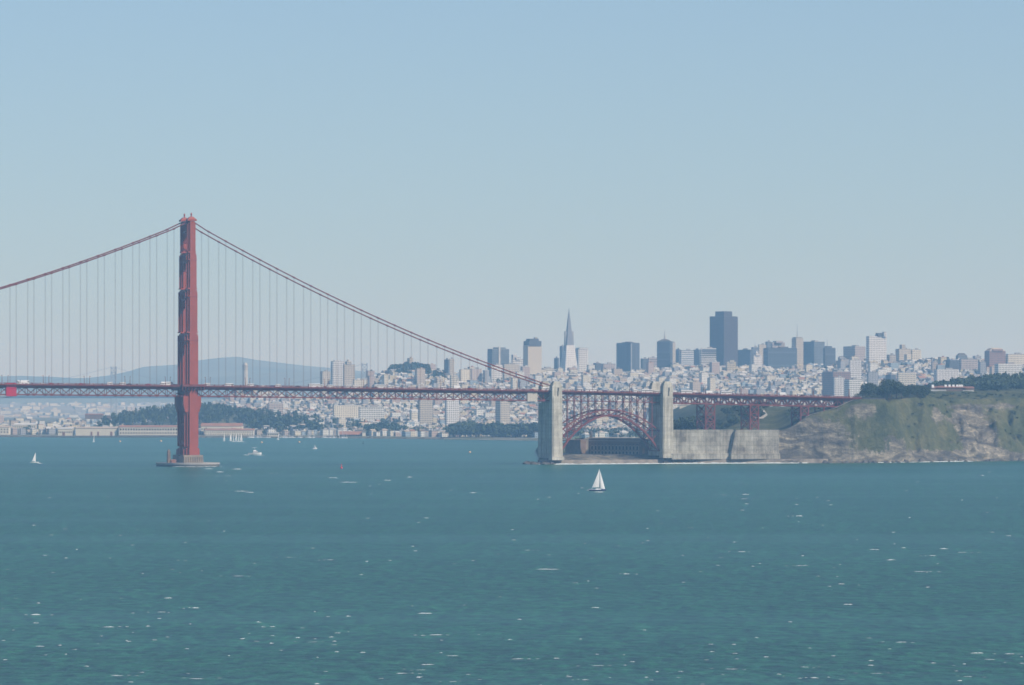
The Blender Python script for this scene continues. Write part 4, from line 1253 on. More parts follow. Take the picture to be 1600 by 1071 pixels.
bd(963.5, 986, 999.8, 536.5, 9900, 'slate', 'dark faceted office tower with a pale vertical edge, left of the spired tower', ang=radians(48), bw=2.2, mort=.5, rh_=40, roofm='roof_dark', steps=((972, 992, 535, 'slate'),),
   extra=lambda r, W, D, H, zg, p: (lambda a: (a.box((0, 0, 0), (2.6, 2.6, H - 1)), a.build('corner_fin', M['roof_grey'], r)))(MB()))
bd(1001, 1004, 1013, 561, 9700, 'slate', 'low dark block right of the faceted tower')
bd(1012.5, 1014, 1026.6, 559.5, 9500, 'pinkstone', 'tan block with horizontal window bands left of the spired tower', bw=60, mort=1.6, rh_=3.6)
bd(1026.6, 1047, 1051.5, 534, 9800, 'slate', 'blue-grey office tower with a hipped top and a pale spire', ang=radians(70), bw=60, mort=.6, rh_=3.8, roofm='roof_dark', depth=None,
   extra=many(hiproof(5), spire(27, .5, 5)))
bd(1050, 1051, 1055.5, 536, 9850, 'stone', 'narrow pale slab painted as the sunlit right strip of the spired tower', bw=3, mort=2)  # sunlit right strip of the spired tower put into a pale wall colour
bd(1056, 1061, 1063.5, 546.5, 9700, 'bluegrey', 'narrow dark slab left of the white framed office block')
bd(1063, 1065, 1084.5, 548, 9650, 'whitec', 'white framed office block with blue glass bands', bw=60, mort=1.5, rh_=3.9, win=(.09, .13, .18))
bd(1084, 1093, 1094.8, 547, 9700, 'bluegrey', 'plain blue-grey slab between the two banded blocks', mort=3.0, bw=3.3)
bd(1094.7, 1096, 1119.6, 545, 9500, 'whitec', 'bright white block with dark horizontal window bands beside the tallest dark tower', bw=60, mort=1.9, rh_=3.9, bands=9)
bd(1109.7, 1131, 1154, 495, 9700, 'darkbrown', 'tallest dark tower, faceted and flat topped with a raised crown', ang=radians(45), bw=5.2, mort=1.9, rh_=3.9, win=(.03, .04, .055), roofm='roof_dark', steps=((1118.5, 1145, 486.5, 'darkbrown'),))
bd(1134, 1136, 1150, 566, 9300, 'yellow', 'small golden-cream stepped block at the foot of the tallest dark tower', steps=((1138, 1147, 563, 'yellow'),))
bd(1154.7, 1172, 1176, 547, 9900, 'slate', 'dark squat office block right of the tallest tower', mort=.7)
bd(1174, 1176, 1186, 543, 9950, 'bluegrey', 'blue-grey block behind the small white stepped tower', extra=mast(.5, 14, .5))
bd(1176, 1178, 1191, 556, 9300, 'whitec', 'small white stepped tower in front of the tan slab', bw=3.2, mort=1.7, steps=((1178, 1188, 552, 'whitec'), (1180, 1185, 548.5, 'whitec')))
bd(1184.7, 1186, 1197.5, 539, 9900, 'stone', 'tan slab rising left of the wide dark block', mort=1.8)
bd(1196, 1199, 1206, 534.5, 10100, 'bluegrey', 'blue-topped block behind the wide dark block')
bd(1205, 1207, 1227, 536, 10050, 'pinkstone', 'pinkish tan hotel block behind the wide dark block', steps=((1208, 1224, 533.2, 'pinkstone'),))
bd(1193.8, 1200, 1246.4, 544.5, 9400, 'slate', 'wide dark glass block with thin pale floor lines', ang=radians(14), bw=60, mort=.9, rh_=3.8, win=(.06, .08, .10), roofm='roof_dark')
bd(1237.8, 1244, 1255.6, 529.5, 9600, 'stone', 'tan tower with a tall mast right of the wide dark block', bw=3.1, mort=1.7, steps=((1239, 1254, 527, 'stone'),), extra=mast(.45, 32, .7))
bd(1255.6, 1272, 1289.5, 534.5, 9800, 'bluegrey', 'broad blue-grey block right of the tower with the mast', ang=radians(40), bw=3.0, mort=.8)
bd(1286.6, 1289, 1306, 544, 9500, 'slate', 'dark banded block with a sloping top and thin mast', bw=60, mort=1.0, rh_=3.6, steps=((1289, 1300, 541, 'slate'),), extra=mast(.3, 18, .5))
bd(1309.6, 1312, 1320.5, 559, 9300, 'grey', 'small grey domed block between the banded block and the brown pair', steps=((1311, 1318, 557, 'grey'),))
bd(1319, 1336, 1353.5, 542, 9700, 'pinkstone', 'brown and violet block with two tones left of the white rounded tower', ang=radians(42), bw=3.2, mort=1.2)
bd(1354, 1358, 1386.4, 526, 9200, 'whitec', 'white gridded residential tower with a boxy roof, tallest on the right', bw=3.6, mort=1.7, rh_=3.6, steps=((1369, 1379.5, 520.5, 'slate'), (1379.5, 1386.2, 518.6, 'whitec')))
bd(1386, 1390, 1400.5, 555, 9300, 'stone', 'cream block touching the right side of the white gridded tower')
bd(1400, 1405, 1424, 546, 9350, 'stone', 'cream stepped hotel with a raised central tower', mort=1.8, steps=((1406.5, 1415.5, 538.6, 'stone'),))
bd(1423, 1425, 1439.8, 547, 9360, 'cream', 'right wing of the cream stepped hotel', mort=1.8, bw=4)
bd(1455, 1457, 1466, 566, 8900, 'tan', 'small tan block standing alone in the gap right of the cream hotel')
bd(1478.7, 1484, 1499, 563, 8900, 'slate', 'dark blue block left of the blue domed building', mort=.9)
bd(1494, 1497, 1512, 556, 9100, 'bluegrey', 'blue domed building on the right hand skyline', extra=hiproof(5, 'roof_dark', .5))
bd(1499, 1502, 1529, 562, 8850, 'pinkstone', 'pink-topped apartment block in front of the domed building')
bd(1539.7, 1546, 1572.5, 549, 8900, 'brownbrick', 'brown brick apartment block with a hipped crown on the right skyline', bw=3.1, mort=1.5, steps=((1544, 1568, 546, 'brownbrick'),), extra=hiproof(6, 'roof_tan', .6))
bd(1529, 1532, 1541, 566, 8800, 'grey', 'grey block left of the brown brick one')
bd(1572, 1575, 1604, 554, 8950, 'cream', 'pale apartment block at the right edge of the photo', mort=1.6)
bd(1555, 1560, 1598, 569, 8600, 'white', 'long white apartment row above the ridge forest')
bd(1460, 1464, 1500, 578, 8500, 'whitec', 'long white apartment row behind the start of the ridge forest')
bd(1287, 1302, 1330, 581.5, 8300, 'brownbrick', 'low brown block with a dark side among pale houses', bw=4, mort=1.4)
bd(1302, 1304, 1320, 590.5, 8100, 'whitec', 'white mid-rise with balconies above the viaduct')
bd(1320, 1327, 1346, 594, 8050, 'white', 'white apartment block just left of the cypress grove')
bd(1327, 1328, 1347, 563.5, 8700, 'whitec', 'bright white box below the brown and violet block')
bd(1355, 1357, 1373, 582, 8400, 'grey', 'grey mid-rise below the white gridded tower')
bd(1385, 1392, 1400, 586, 8400, 'slate', 'dark mid-rise below the cream hotel')
bd(1402, 1404, 1432, 583, 8500, 'cream', 'cream mid-rise in front of the cream hotel')
# mid-rise blocks seen under the suspended span
bd(418, 420, 442, 631.5, 8000, 'pinkstone', 'tan slab seen under the bridge deck above the marina', bw=3, mort=1.3)
bd(653, 656, 676, 624, 7700, 'stone', 'blocky tan apartment building under the deck left of the white one', bw=3, mort=1.4)
bd(695, 698, 717, 622, 7650, 'whitec', 'white balconied apartment slab seen just below the bridge deck', bw=3.4, mort=1.5)
bd(520, 522, 560, 634, 8000, 'cream', 'long cream school building under the deck', bw=4, mort=2)
bd(560, 562, 600, 637, 7900, 'white', 'long white institutional block under the deck')
bd(774, 782, 797, 624, 7700, 'stone', 'tan slab with a shaded flank under the painting enclosure', bw=3, mort=1.6)
bd(425, 427, 434, 640, 7900, 'white', 'small white block in front of the tan slab above the marina')

# pale pyramid
def pyramid():
    Y = 9800; pxm = Y / F; cx = PX(889, Y); zg = city_z(cx, Y) - 6
    apex = PZ(481, Y); hb = 13.6 * pxm; H = apex - zg
    root = empty('pyramid_tower', (cx, Y, zg), radians(22))
    m = M_fac('pyramid', (0.70, 0.69, 0.66), (0.16, 0.17, 0.18), bw=4.2, rh=4.0, mort=2.0)
    zc = PZ(540, Y) - zg; k = 1 - zc / H; ks = k * .84
    a = MB(); a.box((0, 0, 0), (hb * 2, hb * 2, zc), 0, 0, taper=(k, k)); a.build('shaft', m, root, uv=True)
    b = MB(); b.box((0, 0, zc), (hb * 2 * ks, hb * 2 * ks, H - zc), 0, 0, taper=(.01, .01)); b.build('spire', M_m('spire_louvres', (.21, .22, .24)), root)
    for sx in (-1, 1):
        z0, z1 = PZ(552, Y) - zg, PZ(518, Y) - zg
        r0 = hb * (1 - z0 / H)
        wg = MB(); wg.box((sx * (r0 - 3.4), 0, z0), (6.0, 8, z1 - z0), 0, 0, taper=(.8, .5)); wg.build('wing', M['roof_grey'], root)
    tag(root, 'tall pale pyramid skyscraper with two side wings and a sharp tip', 'skyscraper')
pyramid()
def fluted_tower():
    Y = 9700; pxm = Y / F; cx = PX(383.2, Y); zg = city_z(cx, Y) - 2
    root = empty('monument_tower', (cx, Y, zg)); H = PZ(567, Y) - zg
    a = MB(); n = 48; R0 = 5.4
    prof = [(0, R0), (H * .82, R0 * .94)]
    rings = []
    for z, r in prof: rings.append([(cos(2 * pi * j / n) * r * (1 if j % 2 else .9), sin(2 * pi * j / n) * r * (1 if j % 2 else .9), z) for j in range(n)])
    a.add(rings[0] + rings[1], [(j, (j + 1) % n, n + (j + 1) % n, n + j) for j in range(n)]); a.build('fluted_shaft', M_m('coit', (.55, .52, .46)), root)
    b = MB()
    for j in range(12):
        an = 2 * pi * j / 12; b.box((cos(an) * R0 * .9, sin(an) * R0 * .9, H * .82), (1.3, 1.3, H * .1), an)
    b.tube([(0, 0, H * .8), (0, 0, H * .825)], R0 * 1.05, 24); b.tube([(0, 0, H * .915), (0, 0, H * .94)], R0 * 1.0, 24); b.build('arcade', M_m('coit', (.55, .52, .46)), root)
    c = MB(); c.tube([(0, 0, H * .82), (0, 0, H * .915)], R0 * .7, 20); c.tube([(0, 0, H * .94), (0, 0, H)], R0 * .72, 20); c.build('lantern_drum', M_m('coit', (.55, .52, .46)), root)
    f = MB(); f.box((0, 0, -3), (20, 20, 8)); f.build('base_block', M_m('coit', (.55, .52, .46)), root)
    tag(root, 'pale fluted round tower on a small wooded hill behind the deck', 'tower')
fluted_tower()

# grey suspension bridge far behind
fb = empty('distant_bridge', (PX(177, 12500), 12500, 0)); tag(fb, 'pale grey suspension bridge far beyond the shore, two towers faint in the haze', 'bridge')
fx, fy = fb.location.x, fb.location.y
for (x, Y) in ((177.5, 12500), (569.5, 11600)):
    a = MB(); pxm = Y / F; zt = PZ(573 if x < 300 else 567.5, Y); cx = PX(x, Y) - fx; yy = Y - fy
    for sx in (-1, 1): a.box((cx + sx * 4.0 * pxm, yy, -2), (3.4, 5, zt + 2), 0, 0, taper=(.7, .7))
    for k in range(6):
        z0, z1 = 62 + (zt - 66) * k / 6, 62 + (zt - 66) * (k + 1) / 6
        a.bar((cx - 4 * pxm, yy, z0), (cx + 4 * pxm, yy, z1), 1.6); a.bar((cx + 4 * pxm, yy, z0), (cx - 4 * pxm, yy, z1), 1.6); a.bar((cx - 4 * pxm, yy, z1), (cx + 4 * pxm, yy, z1), 2.4)
    a.bar((cx - 4 * pxm, yy, 20), (cx + 4 * pxm, yy, 20), 3); a.build('bridge_tower', M['metal'], fb)
a = MB(); pA, pB = (PX(-500, 13300) - fx, 900, 60), (PX(760, 11200) - fx, -1300, 60)
a.bar(pA, pB, 20, 7); a.build('bridge_deck', M['metal'], fb)
a = MB()
for q0, q1, sag in ((( PX(177.5, 12500) - fx, 0, PZ(573, 12500)), (PX(569.5, 11600) - fx, -900, PZ(567.5, 11600)), 62), ((PX(-140, 13100) - fx, 600, 66), (PX(177.5, 12500) - fx, 0, PZ(573, 12500)), 20)):
    a.tube([tuple(q0[i] + (q1[i] - q0[i]) * k / 16 - (4 * sag * (k / 16) * (1 - k / 16) if i == 2 else 0) for i in range(3)) for k in range(17)], .35, 5)
a.build('far_cable', M['metal'], fb)

# ------------------------------------------------------------------ harbour sheds, clubhouse and other shore buildings
def shed(x0, x1, vt, vb, Y, label, rows=(), doors=(), roof='roof_grey', rise=2.6, dp=28, name='harbour_shed', wallm='cream'):
    z0, z1 = max(2.0, PZ(vb, Y)), PZ(vt, Y); X0, X1 = PX(x0, Y), PX(x1, Y); W = X1 - X0
    r = empty(name, ((X0 + X1) / 2, Y, z0)); H = z1 - z0
    a = MB(); a.box((0, dp / 2, 0), (W, dp, H)); a.build('wall', M[wallm], r)
    b = MB(); e = .6
    P4 = [(-W / 2 - e, -e, H - .05), (W / 2 + e, -e, H - .05), (W / 2 + e, dp + e, H - .05), (-W / 2 - e, dp + e, H - .05), (-W / 2 - e, dp / 2, H + rise), (W / 2 + e, dp / 2, H + rise)]
    b.add(P4, [(0, 1, 5, 4), (2, 3, 4, 5), (3, 0, 4), (1, 2, 5), (0, 3, 2, 1)]); b.build('roof', M[roof], r)
    for (zf, n, ww, wh) in rows:
        for k in range(n):
            w_ = MB(); x = -W / 2 + W * (k + .5) / n; w_.box((x, -.06, H * zf), (ww, .3, wh)); w_.build('window', M['black'], r)
    for (xf, dw, dh) in doors:
        d_ = MB(); d_.box((-W / 2 + W * xf, -.08, .05), (dw, .36, dh)); d_.build('door', M['rust'], r)
    return tag(r, label, 'warehouse' if 'shed' in name else 'building')
shed(90.5, 113, 670.5, 681, 7110, 'short cream harbour shed, leftmost and smallest of the three on the quay', rows=((.45, 8, 1.6, 1.6),), doors=((.4, 4, 5),), roof='roof_pale')
shed(118.5, 183, 669.5, 681, 7110, 'long plain cream harbour shed with three dark doors, middle one on the quay', doors=((.38, 2.6, 6), (.54, 2.6, 6), (.86, 3.2, 6)), roof='roof_tan')
shed(186.5, 286, 667.5, 680.5, 7105, 'longest cream harbour shed with two rows of dark windows and a pinkish roof', rows=((.60, 24, 2.4, 2.8), (.2, 24, 2.2, 2.0)), roof='roof_red')
shed(314, 378, 666, 674, 7180, 'red roofed barracks building right of the bridge tower, the higher of two', rows=((.3, 18, 1.6, 2.0),), roof='roof_red', rise=4.5, name='barracks_building')
shed(320, 396, 672.5, 680.5, 7130, 'lower red roofed barracks building behind the racing sailboats', rows=((.55, 22, 1.5, 1.4), (.12, 20, 1.5, 1.4)), roof='roof_red', rise=2.4, name='barracks_building')
shed(530, 566, 679.5, 684, 7010, 'waterside clubhouse with a broad red tiled roof and dark windows', rows=((.25, 10, 2.4, 2.4),), roof='roof_red', rise=5, name='clubhouse', wallm='roof_dark', dp=24)
shed(566, 571, 675.5, 684.5, 7008, 'small cream tower block at the right end of the red tiled clubhouse', rise=1, dp=10, name='clubhouse_wing')
shed(418, 435, 677, 683, 7040, 'flat cream boathouse on the marina edge', rows=((.4, 5, 2, 1.6),), rise=1.0, name='boathouse', dp=14, roof='roof_pale')
shed(133, 160, 648, 655, 8000, 'reddish brown warehouse beyond the harbour sheds', roof='roof_red', name='warehouse', wallm='brick', rise=1.5)
shed(161, 176, 650, 656, 7950, 'small dull brown shed next to the reddish warehouse', roof='roof_grey', name='warehouse', wallm='brick', rise=1.5)
shed(0, 14, 668, 680, 7250, 'cream corner building at the left edge of the far shore', rows=((.3, 3, 2, 2), (.65, 3, 2, 2)), name='shore_building', roof='roof_tan', dp=20)
shed(22, 56, 664, 676, 7420, 'long white terrace left of the harbour sheds', rows=((.3, 10, 1.5, 2), (.65, 10, 1.5, 2)), name='shore_building', roof='roof_pale', dp=20)
shed(1062, 1112, 633, 640.5, 6300, 'long cream hall glimpsed beneath the viaduct truss', name='long_hall', roof='roof_tan', rise=1, dp=20)
qy = MB()
qy.box((PX(178, 7080), 7085, -1), (PX(300, 7080) - PX(72, 7080), 26, 3.4))
for k in range(48): qy.box((PX(72, 7080) + 2 + k * (PX(300, 7080) - PX(72, 7080) - 4) / 47, 7071.4, -1.5), (1.1, .8, 3.2))
tag(qy.build('quay', M['fender_dark']), 'dark pile-supported quay in front of the cream harbour sheds', 'quay')
rkw = MB()
for X0_, X1_ in ((PX(-60, 7150), PX(85, 7120)), (PX(300, 7080), PX(700, 6800))):
    n = int((X1_ - X0_) / 9)
    for k in range(n):
        X = X0_ + (X1_ - X0_) * k / n; c = interp(CCOAST, X)
        rkw.box((X, c - 4 + rh.uniform(-2, 2), -1), (10, 7, rh.uniform(2.0, 3.4)), rh.uniform(-.3, .3), taper=(.8, .6))
tag(rkw.build('breakwater', M['rock_dark']), 'low dark rock breakwater along the marina shore', 'breakwater')

# battery on the bluff plateau
def battery():
    Y = 4985; X0, X1 = PX(1441, Y), PX(1528, Y); z = bluff_z((X0 + X1) / 2, Y) - .6
    r = empty('hilltop_battery', ((X0 + X1) / 2, Y, z)); W = X1 - X0
    a = MB(); a.box((-W * .28, 0, 0), (W * .42, 1.0, 2.4)); a.box((W * .33, 1, 0), (W * .2, 1.0, 1.8)); a.build('retaining_wall', M['roof_pale'], r)
    a = MB(); a.box((W * .02, 10, 0), (W * .52, 12, 4.6)); a.box((W * .34, 9, 0), (W * .2, 10, 4.2)); a.box((-W * .28, 9, 0), (W * .14, 9, 4.4)); a.build('wall', M['brick'], r)
    b = MB()
    for cx, w_, d_, h in ((W * .02, W * .52, 12, 4.6), (W * .34, W * .2, 10, 4.2), (-W * .28, W * .14, 9, 4.4)): b.box((cx, 9.5, h - .05), (w_ + 1, d_ + 1, 1.5 + .02 * w_), 0, taper=(.8, .3))
    b.build('roof', M['rust'], r)
    tag(r, 'low red-brown roofed building behind a pale wall on the grassy bluff top', 'building')
    for k in range(7):
        d_ = MB(); d_.box((-W * .5 + W * (.2, .43, .5, .57, .64, .69, .72)[k], 6.5, 4.6), (2.6, 3, 3.2), 0, taper=(.9, .5)); d_.build('white_roof_block', M['white'], r)  # white blocks standing in for the tarps and cars behind the roof
battery()

# pale path up the slope beside the viaduct
def ribbon(name, pts, wd, mtl, fz, lift=.35):
    mb = MB(); prev = None; P_ = []
    for (a, b) in zip(pts, pts[1:]):
        n = max(2, int(sqrt((a[0] - b[0]) ** 2 + (a[1] - b[1]) ** 2) / 5))
        P_ += [(a[0] + (b[0] - a[0]) * k / n, a[1] + (b[1] - a[1]) * k / n) for k in range(n)]
    P_.append(pts[-1])
    for i, p in enumerate(P_):
        q = P_[min(i + 1, len(P_) - 1)]; o = P_[max(i - 1, 0)]; dx, dy = q[0] - o[0], q[1] - o[1]; l = sqrt(dx * dx + dy * dy) or 1
        nx, ny = -dy / l * wd / 2, dx / l * wd / 2
        a = (p[0] + nx, p[1] + ny); b = (p[0] - nx, p[1] - ny); z = max(fz(*a), fz(*b), fz(*p)) + lift
        cur = ((*a, z), (*b, z))
        if prev: mb.face([prev[0], prev[1], cur[1], cur[0]])
        prev = cur
    return tag(mb.build(name, mtl), kind='structure')
M['path'] = mat('pale_path', (0.42, 0.38, 0.32), .95, .05, var=.1, scale=.2)
ribbon('path', [B(s, -13.6, 0)[:2] for s in (612, 630, 650, 668)], 2.0, M['path'], bluff_z, .5)
ribbon('path', [(PX(1180, 4640), 4640), (PX(1186, 4600), 4600), (PX(1194, 4640), 4640), (PX(1189, 4700), 4700), (PX(1172, 4760), 4760)], 7, M['path'], bluff_z, .5)

# ------------------------------------------------------------------ boats and buoys
def YV(v): return CAMZ * F / (v - VH)
def sailboat(x, v, L, Hm, heading, hullm, label, main=True, jib=True, heel=0.0, group=None, first=None, wake=True):
    Y = YV(v)
    if first is not None:
        o = copy_tree(first); o.location = (PX(x, Y), Y, 0); o.rotation_euler = (heel, 0, heading); return tag(o, label, 'sailboat', group)
    r = empty('sailboat', (PX(x, Y), Y, 0)); r.rotation_euler = (heel, 0, heading)
    # hull: lofted sections from stern to bow
    ns, secs = 9, []
    for k in range(ns):
        t = k / (ns - 1); xx = -L / 2 + L * t; bw = L * .14 * (sin(pi * (0.25 + .75 * t)) ** .7 if t < 1 else 0) * (1 if t < .97 else .05) + .02; sh = .085 * L + .03 * L * (t - .4) ** 2 * 2
        xr = xx + (L * .03 if t == 1 else 0)
        secs.append([(xx, -bw * .35, -.3), (xx, -bw * .85, .12), (xr, -bw, sh * .62), (xr, -bw, sh), (xr, bw, sh), (xr, bw, sh * .62), (xx, bw * .85, .12), (xx, bw * .35, -.3)])
    h = MB(); vs = [p for s_ in secs for p in s_]; fs = []; ms = []
    for i in range(ns - 1):
        for j in range(8):
            a, b = i * 8 + j, i * 8 + (j + 1) % 8; h.f.append((a, b, b + 8, a + 8)); h.m.append(1 if j == 3 else 0)
    h.v = vs; h.f.append(tuple(range(8))); h.m.append(0); h.f.append(tuple(range((ns - 1) * 8, ns * 8))[::-1]); h.m.append(0)
    parts = [h.build('hull', [hullm, M['white']], r)]
    sh = .085 * L
    c = MB(); c.box((L * .06, 0, sh), (L * .34, L * .13, L * .045), 0, taper=(.85, .8)); parts.append(c.build('cabin', M['white'], r))
    mx = L * .14
    m = MB(); m.tube([(mx, 0, sh), (mx, 0, Hm)], [.09 + Hm * .004, .06], 6); parts.append(m.build('mast', M['white'], r))
    b = MB(); b.tube([(mx, 0, sh + Hm * .09), (mx - L * .46, -L * .05, sh + Hm * .085)], .09, 6); parts.append(b.build('boom', M['white'], r))
    def sail(P0, P1, P2, bel, nm):
        s_ = MB(); n = 6; g = {}
        for i in range(n + 1):
            for j in range(n + 1 - i):
                u, v_ = i / n, j / n; q = Vector(P0) * (1 - u - v_) + Vector(P1) * u + Vector(P2) * v_
                q.y += bel * 4 * (u * (1 - u - v_) + v_ * (1 - u - v_) + u * v_)
                g[i, j] = tuple(q)
        for i in range(n):
            for j in range(n - i):
                s_.face([g[i, j], g[i + 1, j], g[i, j + 1]])
                if j < n - i - 1: s_.face([g[i + 1, j], g[i + 1, j + 1], g[i, j + 1]])
        return s_.build(nm, M['sail'], r)
    if main: parts.append(sail((mx - .1, 0, sh + Hm * .1), (mx - L * .45, -L * .05, sh + Hm * .1), (mx - .15, -.1, Hm * .97), -L * .035, 'mainsail'))
    if jib: parts.append(sail((L * .48, 0, sh + .3), (mx + L * .05, -L * .06, sh + .7), (mx + .2, 0, Hm * .9), -L * .03, 'jib'))
    g_ = MB()
    for p, q in (((L * .49, 0, sh), (mx, 0, Hm * .97)), ((-L * .49, 0, sh), (mx, 0, Hm)), ((mx, -L * .12, sh), (mx, 0, Hm * .9)), ((mx, L * .12, sh), (mx, 0, Hm * .9))): g_.tube([p, q], .03, 4)
    parts.append(g_.build('rigging', M['metal'], r))
    kids(r, *parts)
    return tag(r, label, 'sailboat', group)
main_boat = sailboat(933, 767.2, 11.2, 15.2, 0.12, M['navy'], 'white sailboat with a navy hull sailing alone in front of the arch', heel=radians(5))
def person_on(x, y, z, parent_boat):
    """helmsman in white, one skinned body, sitting"""
    me = bpy.data.meshes.new('person'); V = [(0, 0, 0), (0, 0, .28), (0, 0, .52), (0, 0, .66), (0, 0, .84), (.22, .1, -.02), (.42, .1, -.38), (.22, -.1, -.02), (.42, -.1, -.38), (.02, .21, .5), (.14, .26, .26), (.34, .2, .22), (.02, -.21, .5), (.14, -.26, .26), (.34, -.2, .22)]
    E_ = [(0, 1), (1, 2), (2, 3), (3, 4), (0, 5), (5, 6), (0, 7), (7, 8), (2, 9), (9, 10), (10, 11), (2, 12), (12, 13), (13, 14)]
    me.from_pydata(V, E_, []); o = bpy.data.objects.new('person', me); COL.objects.link(o)
    md = o.modifiers.new('skin', 'SKIN'); sv_ = me.skin_vertices[0].data
    for i, rr in enumerate((.15, .14, .16, .06, .11, .09, .06, .09, .06, .07, .05, .04, .07, .05, .04)): sv_[i].radius = (rr, rr)
    sv_[0].use_root = True
    o.modifiers.new('sub', 'SUBSURF').levels = 1; me.materials.append(M['white'])
    o.location = (x, y, z)
    return tag(o, 'sailor in white sitting at the stern of the navy hulled sailboat', 'person')
mbx = main_boat.location
person_on(mbx.x - 3.6, mbx.y - .9, 1.25, main_boat)
sailboat(54, 723.5, 7.8, 10, .15, M['white'], 'small white sailboat on the far left with a slim sail', jib=False)
race = sailboat(350, 689.5, 6.5, 12.5, 1.15, M['white'], 'white sailboat apart on the left of the racing fleet', group='racing sailboats off the barracks')
for i, (x, v, a) in enumerate(((360, 689, 1.0), (364.5, 689.8, 1.3), (368.5, 689.2, 1.1), (372.5, 689.8, 1.25), (376.5, 689.4, 1.0))):
    sailboat(x, v, 0, 0, a, None, 'white sailboat in the tight cluster off the barracks shore', first=race, group='racing sailboats off the barracks')
moor = sailboat(392, 684.5, 8.5, 12, .1, M['white'], 'moored white sailboat with bare mast along the marina shore', main=False, jib=False, group='moored sailboats in the marina')
rmo = random.Random(8)
for k in range(46):
    x = rmo.uniform(386, 545); c = interp(CCOAST, PX(x, 7030)) - rmo.uniform(9, 34)
    o = sailboat(x, VH + CAMZ * F / c, 0, 0, rmo.choice((.1, 1.5, 1.7, 3.1)), None, 'moored white sailboat with bare mast along the marina shore', first=moor, group='moored sailboats in the marina')
    kk = rmo.uniform(.7, 1.25); o.scale = (kk, kk, kk)
sailboat(146.5, 691, 7.5, 11, 1.3, M['white'], 'tiny pale sailboat near the middle harbour shed', main=True, jib=False)
sailboat(434.5, 687.5, 9, 9, 1.3, M['white'], 'small white sailboat close to the flat cream boathouse', jib=False)
def motorboat(x, v, L, label, hd=0.0):
    Y = YV(v); r = empty('motorboat', (PX(x, Y), Y, 0), hd)
    h = MB(); n = 7; prev = None; secs = []
    for k in range(n):
        t = k / (n - 1); bw = L * .15 * (1 if t < .5 else max(.05, 1 - ((t - .5) * 2) ** 2)); s_ = L * .11 * (1 + .5 * t * t)
        secs.append([(-L / 2 + L * t, -bw * .6, -.3), (-L / 2 + L * t, -bw, s_), (-L / 2 + L * t, bw, s_), (-L / 2 + L * t, bw * .6, -.3)])
    h.v = [p for q in secs for p in q]
    for i in range(n - 1):
        for j in range(4): a, b = i * 4 + j, i * 4 + (j + 1) % 4; h.f.append((a, b, b + 4, a + 4)); h.m.append(0)
    h.f.append((0, 1, 2, 3)); h.m.append(0); h.f.append(tuple(range(n * 4 - 4, n * 4))[::-1]); h.m.append(0)
    h.build('hull', M['white'], r)
    c = MB(); c.box((L * .05, 0, L * .12), (L * .38, L * .24, L * .13), 0, taper=(.85, .9)); c.build('cabin', M['white'], r)
    c = MB(); c.box((L * .05, 0, L * .16), (L * .385, L * .25, L * .05)); c.build('window_band', M['glass'], r)
    c = MB(); c.box((0, 0, L * .25), (L * .22, L * .2, L * .07), 0, taper=(.9, .9)); c.tube([(0, 0, L * .3), (0, 0, L * .5)], .08, 5); c.tube([(-L * .2, 0, L * .47), (L * .18, 0, L * .5)], .15, 5); c.build('flybridge', M['white'], r)
    return tag(r, label, 'motorboat')
motorboat(398, 710.5, 15, 'white motor cruiser with a flying bridge and churning wake', .1)
motorboat(492, 702, 9, 'smaller pale motorboat heading across the empty strait', 1.0)
def buoy(x, v, r_, mt, label, tall=False, grp=None):
    Y = YV(v); b = MB()
    if tall: b.tube([(0, 0, -.5), (0, 0, r_ * 1.2), (0, 0, r_ * 1.3), (0, 0, r_ * 4)], [r_, r_, r_ * .35, r_ * .25], 10)
    else: b.tube([(0, 0, -r_ * .4), (0, 0, 0), (0, 0, r_ * .7), (0, 0, r_ * 1.2), (0, 0, r_ * 1.5)], [r_ * .5, r_ * .95, r_, r_ * .65, r_ * .1], 12)
    o = b.build('buoy', mt, smooth=True); o.location = (PX(x, Y), Y, 0)
    return tag(o, label, 'buoy', grp)
buoy(187.5, 691, 1.5, M['buoy'], 'pale orange buoy left of the bridge tower, the outer one')
buoy(251.5, 690.5, 1.5, M['buoy'], 'pale orange buoy just left of the bridge tower')
buoy(409, 692.5, 1.5, M['buoy'], 'pale orange buoy above the motor cruiser')
buoy(467.5, 692, 1.5, M['buoy'], 'pale orange buoy between the boathouse and the clubhouse')
buoy(734, 708, 1.4, M['buoy'], 'pale yellowish buoy off the sandy beach')
buoy(533.5, 732.5, 1.0, M['redbuoy'], 'small red buoy in open water right of the tower', True)
buoy(567.5, 694, .9, M['black'], 'dark spar buoy off the clubhouse', True)

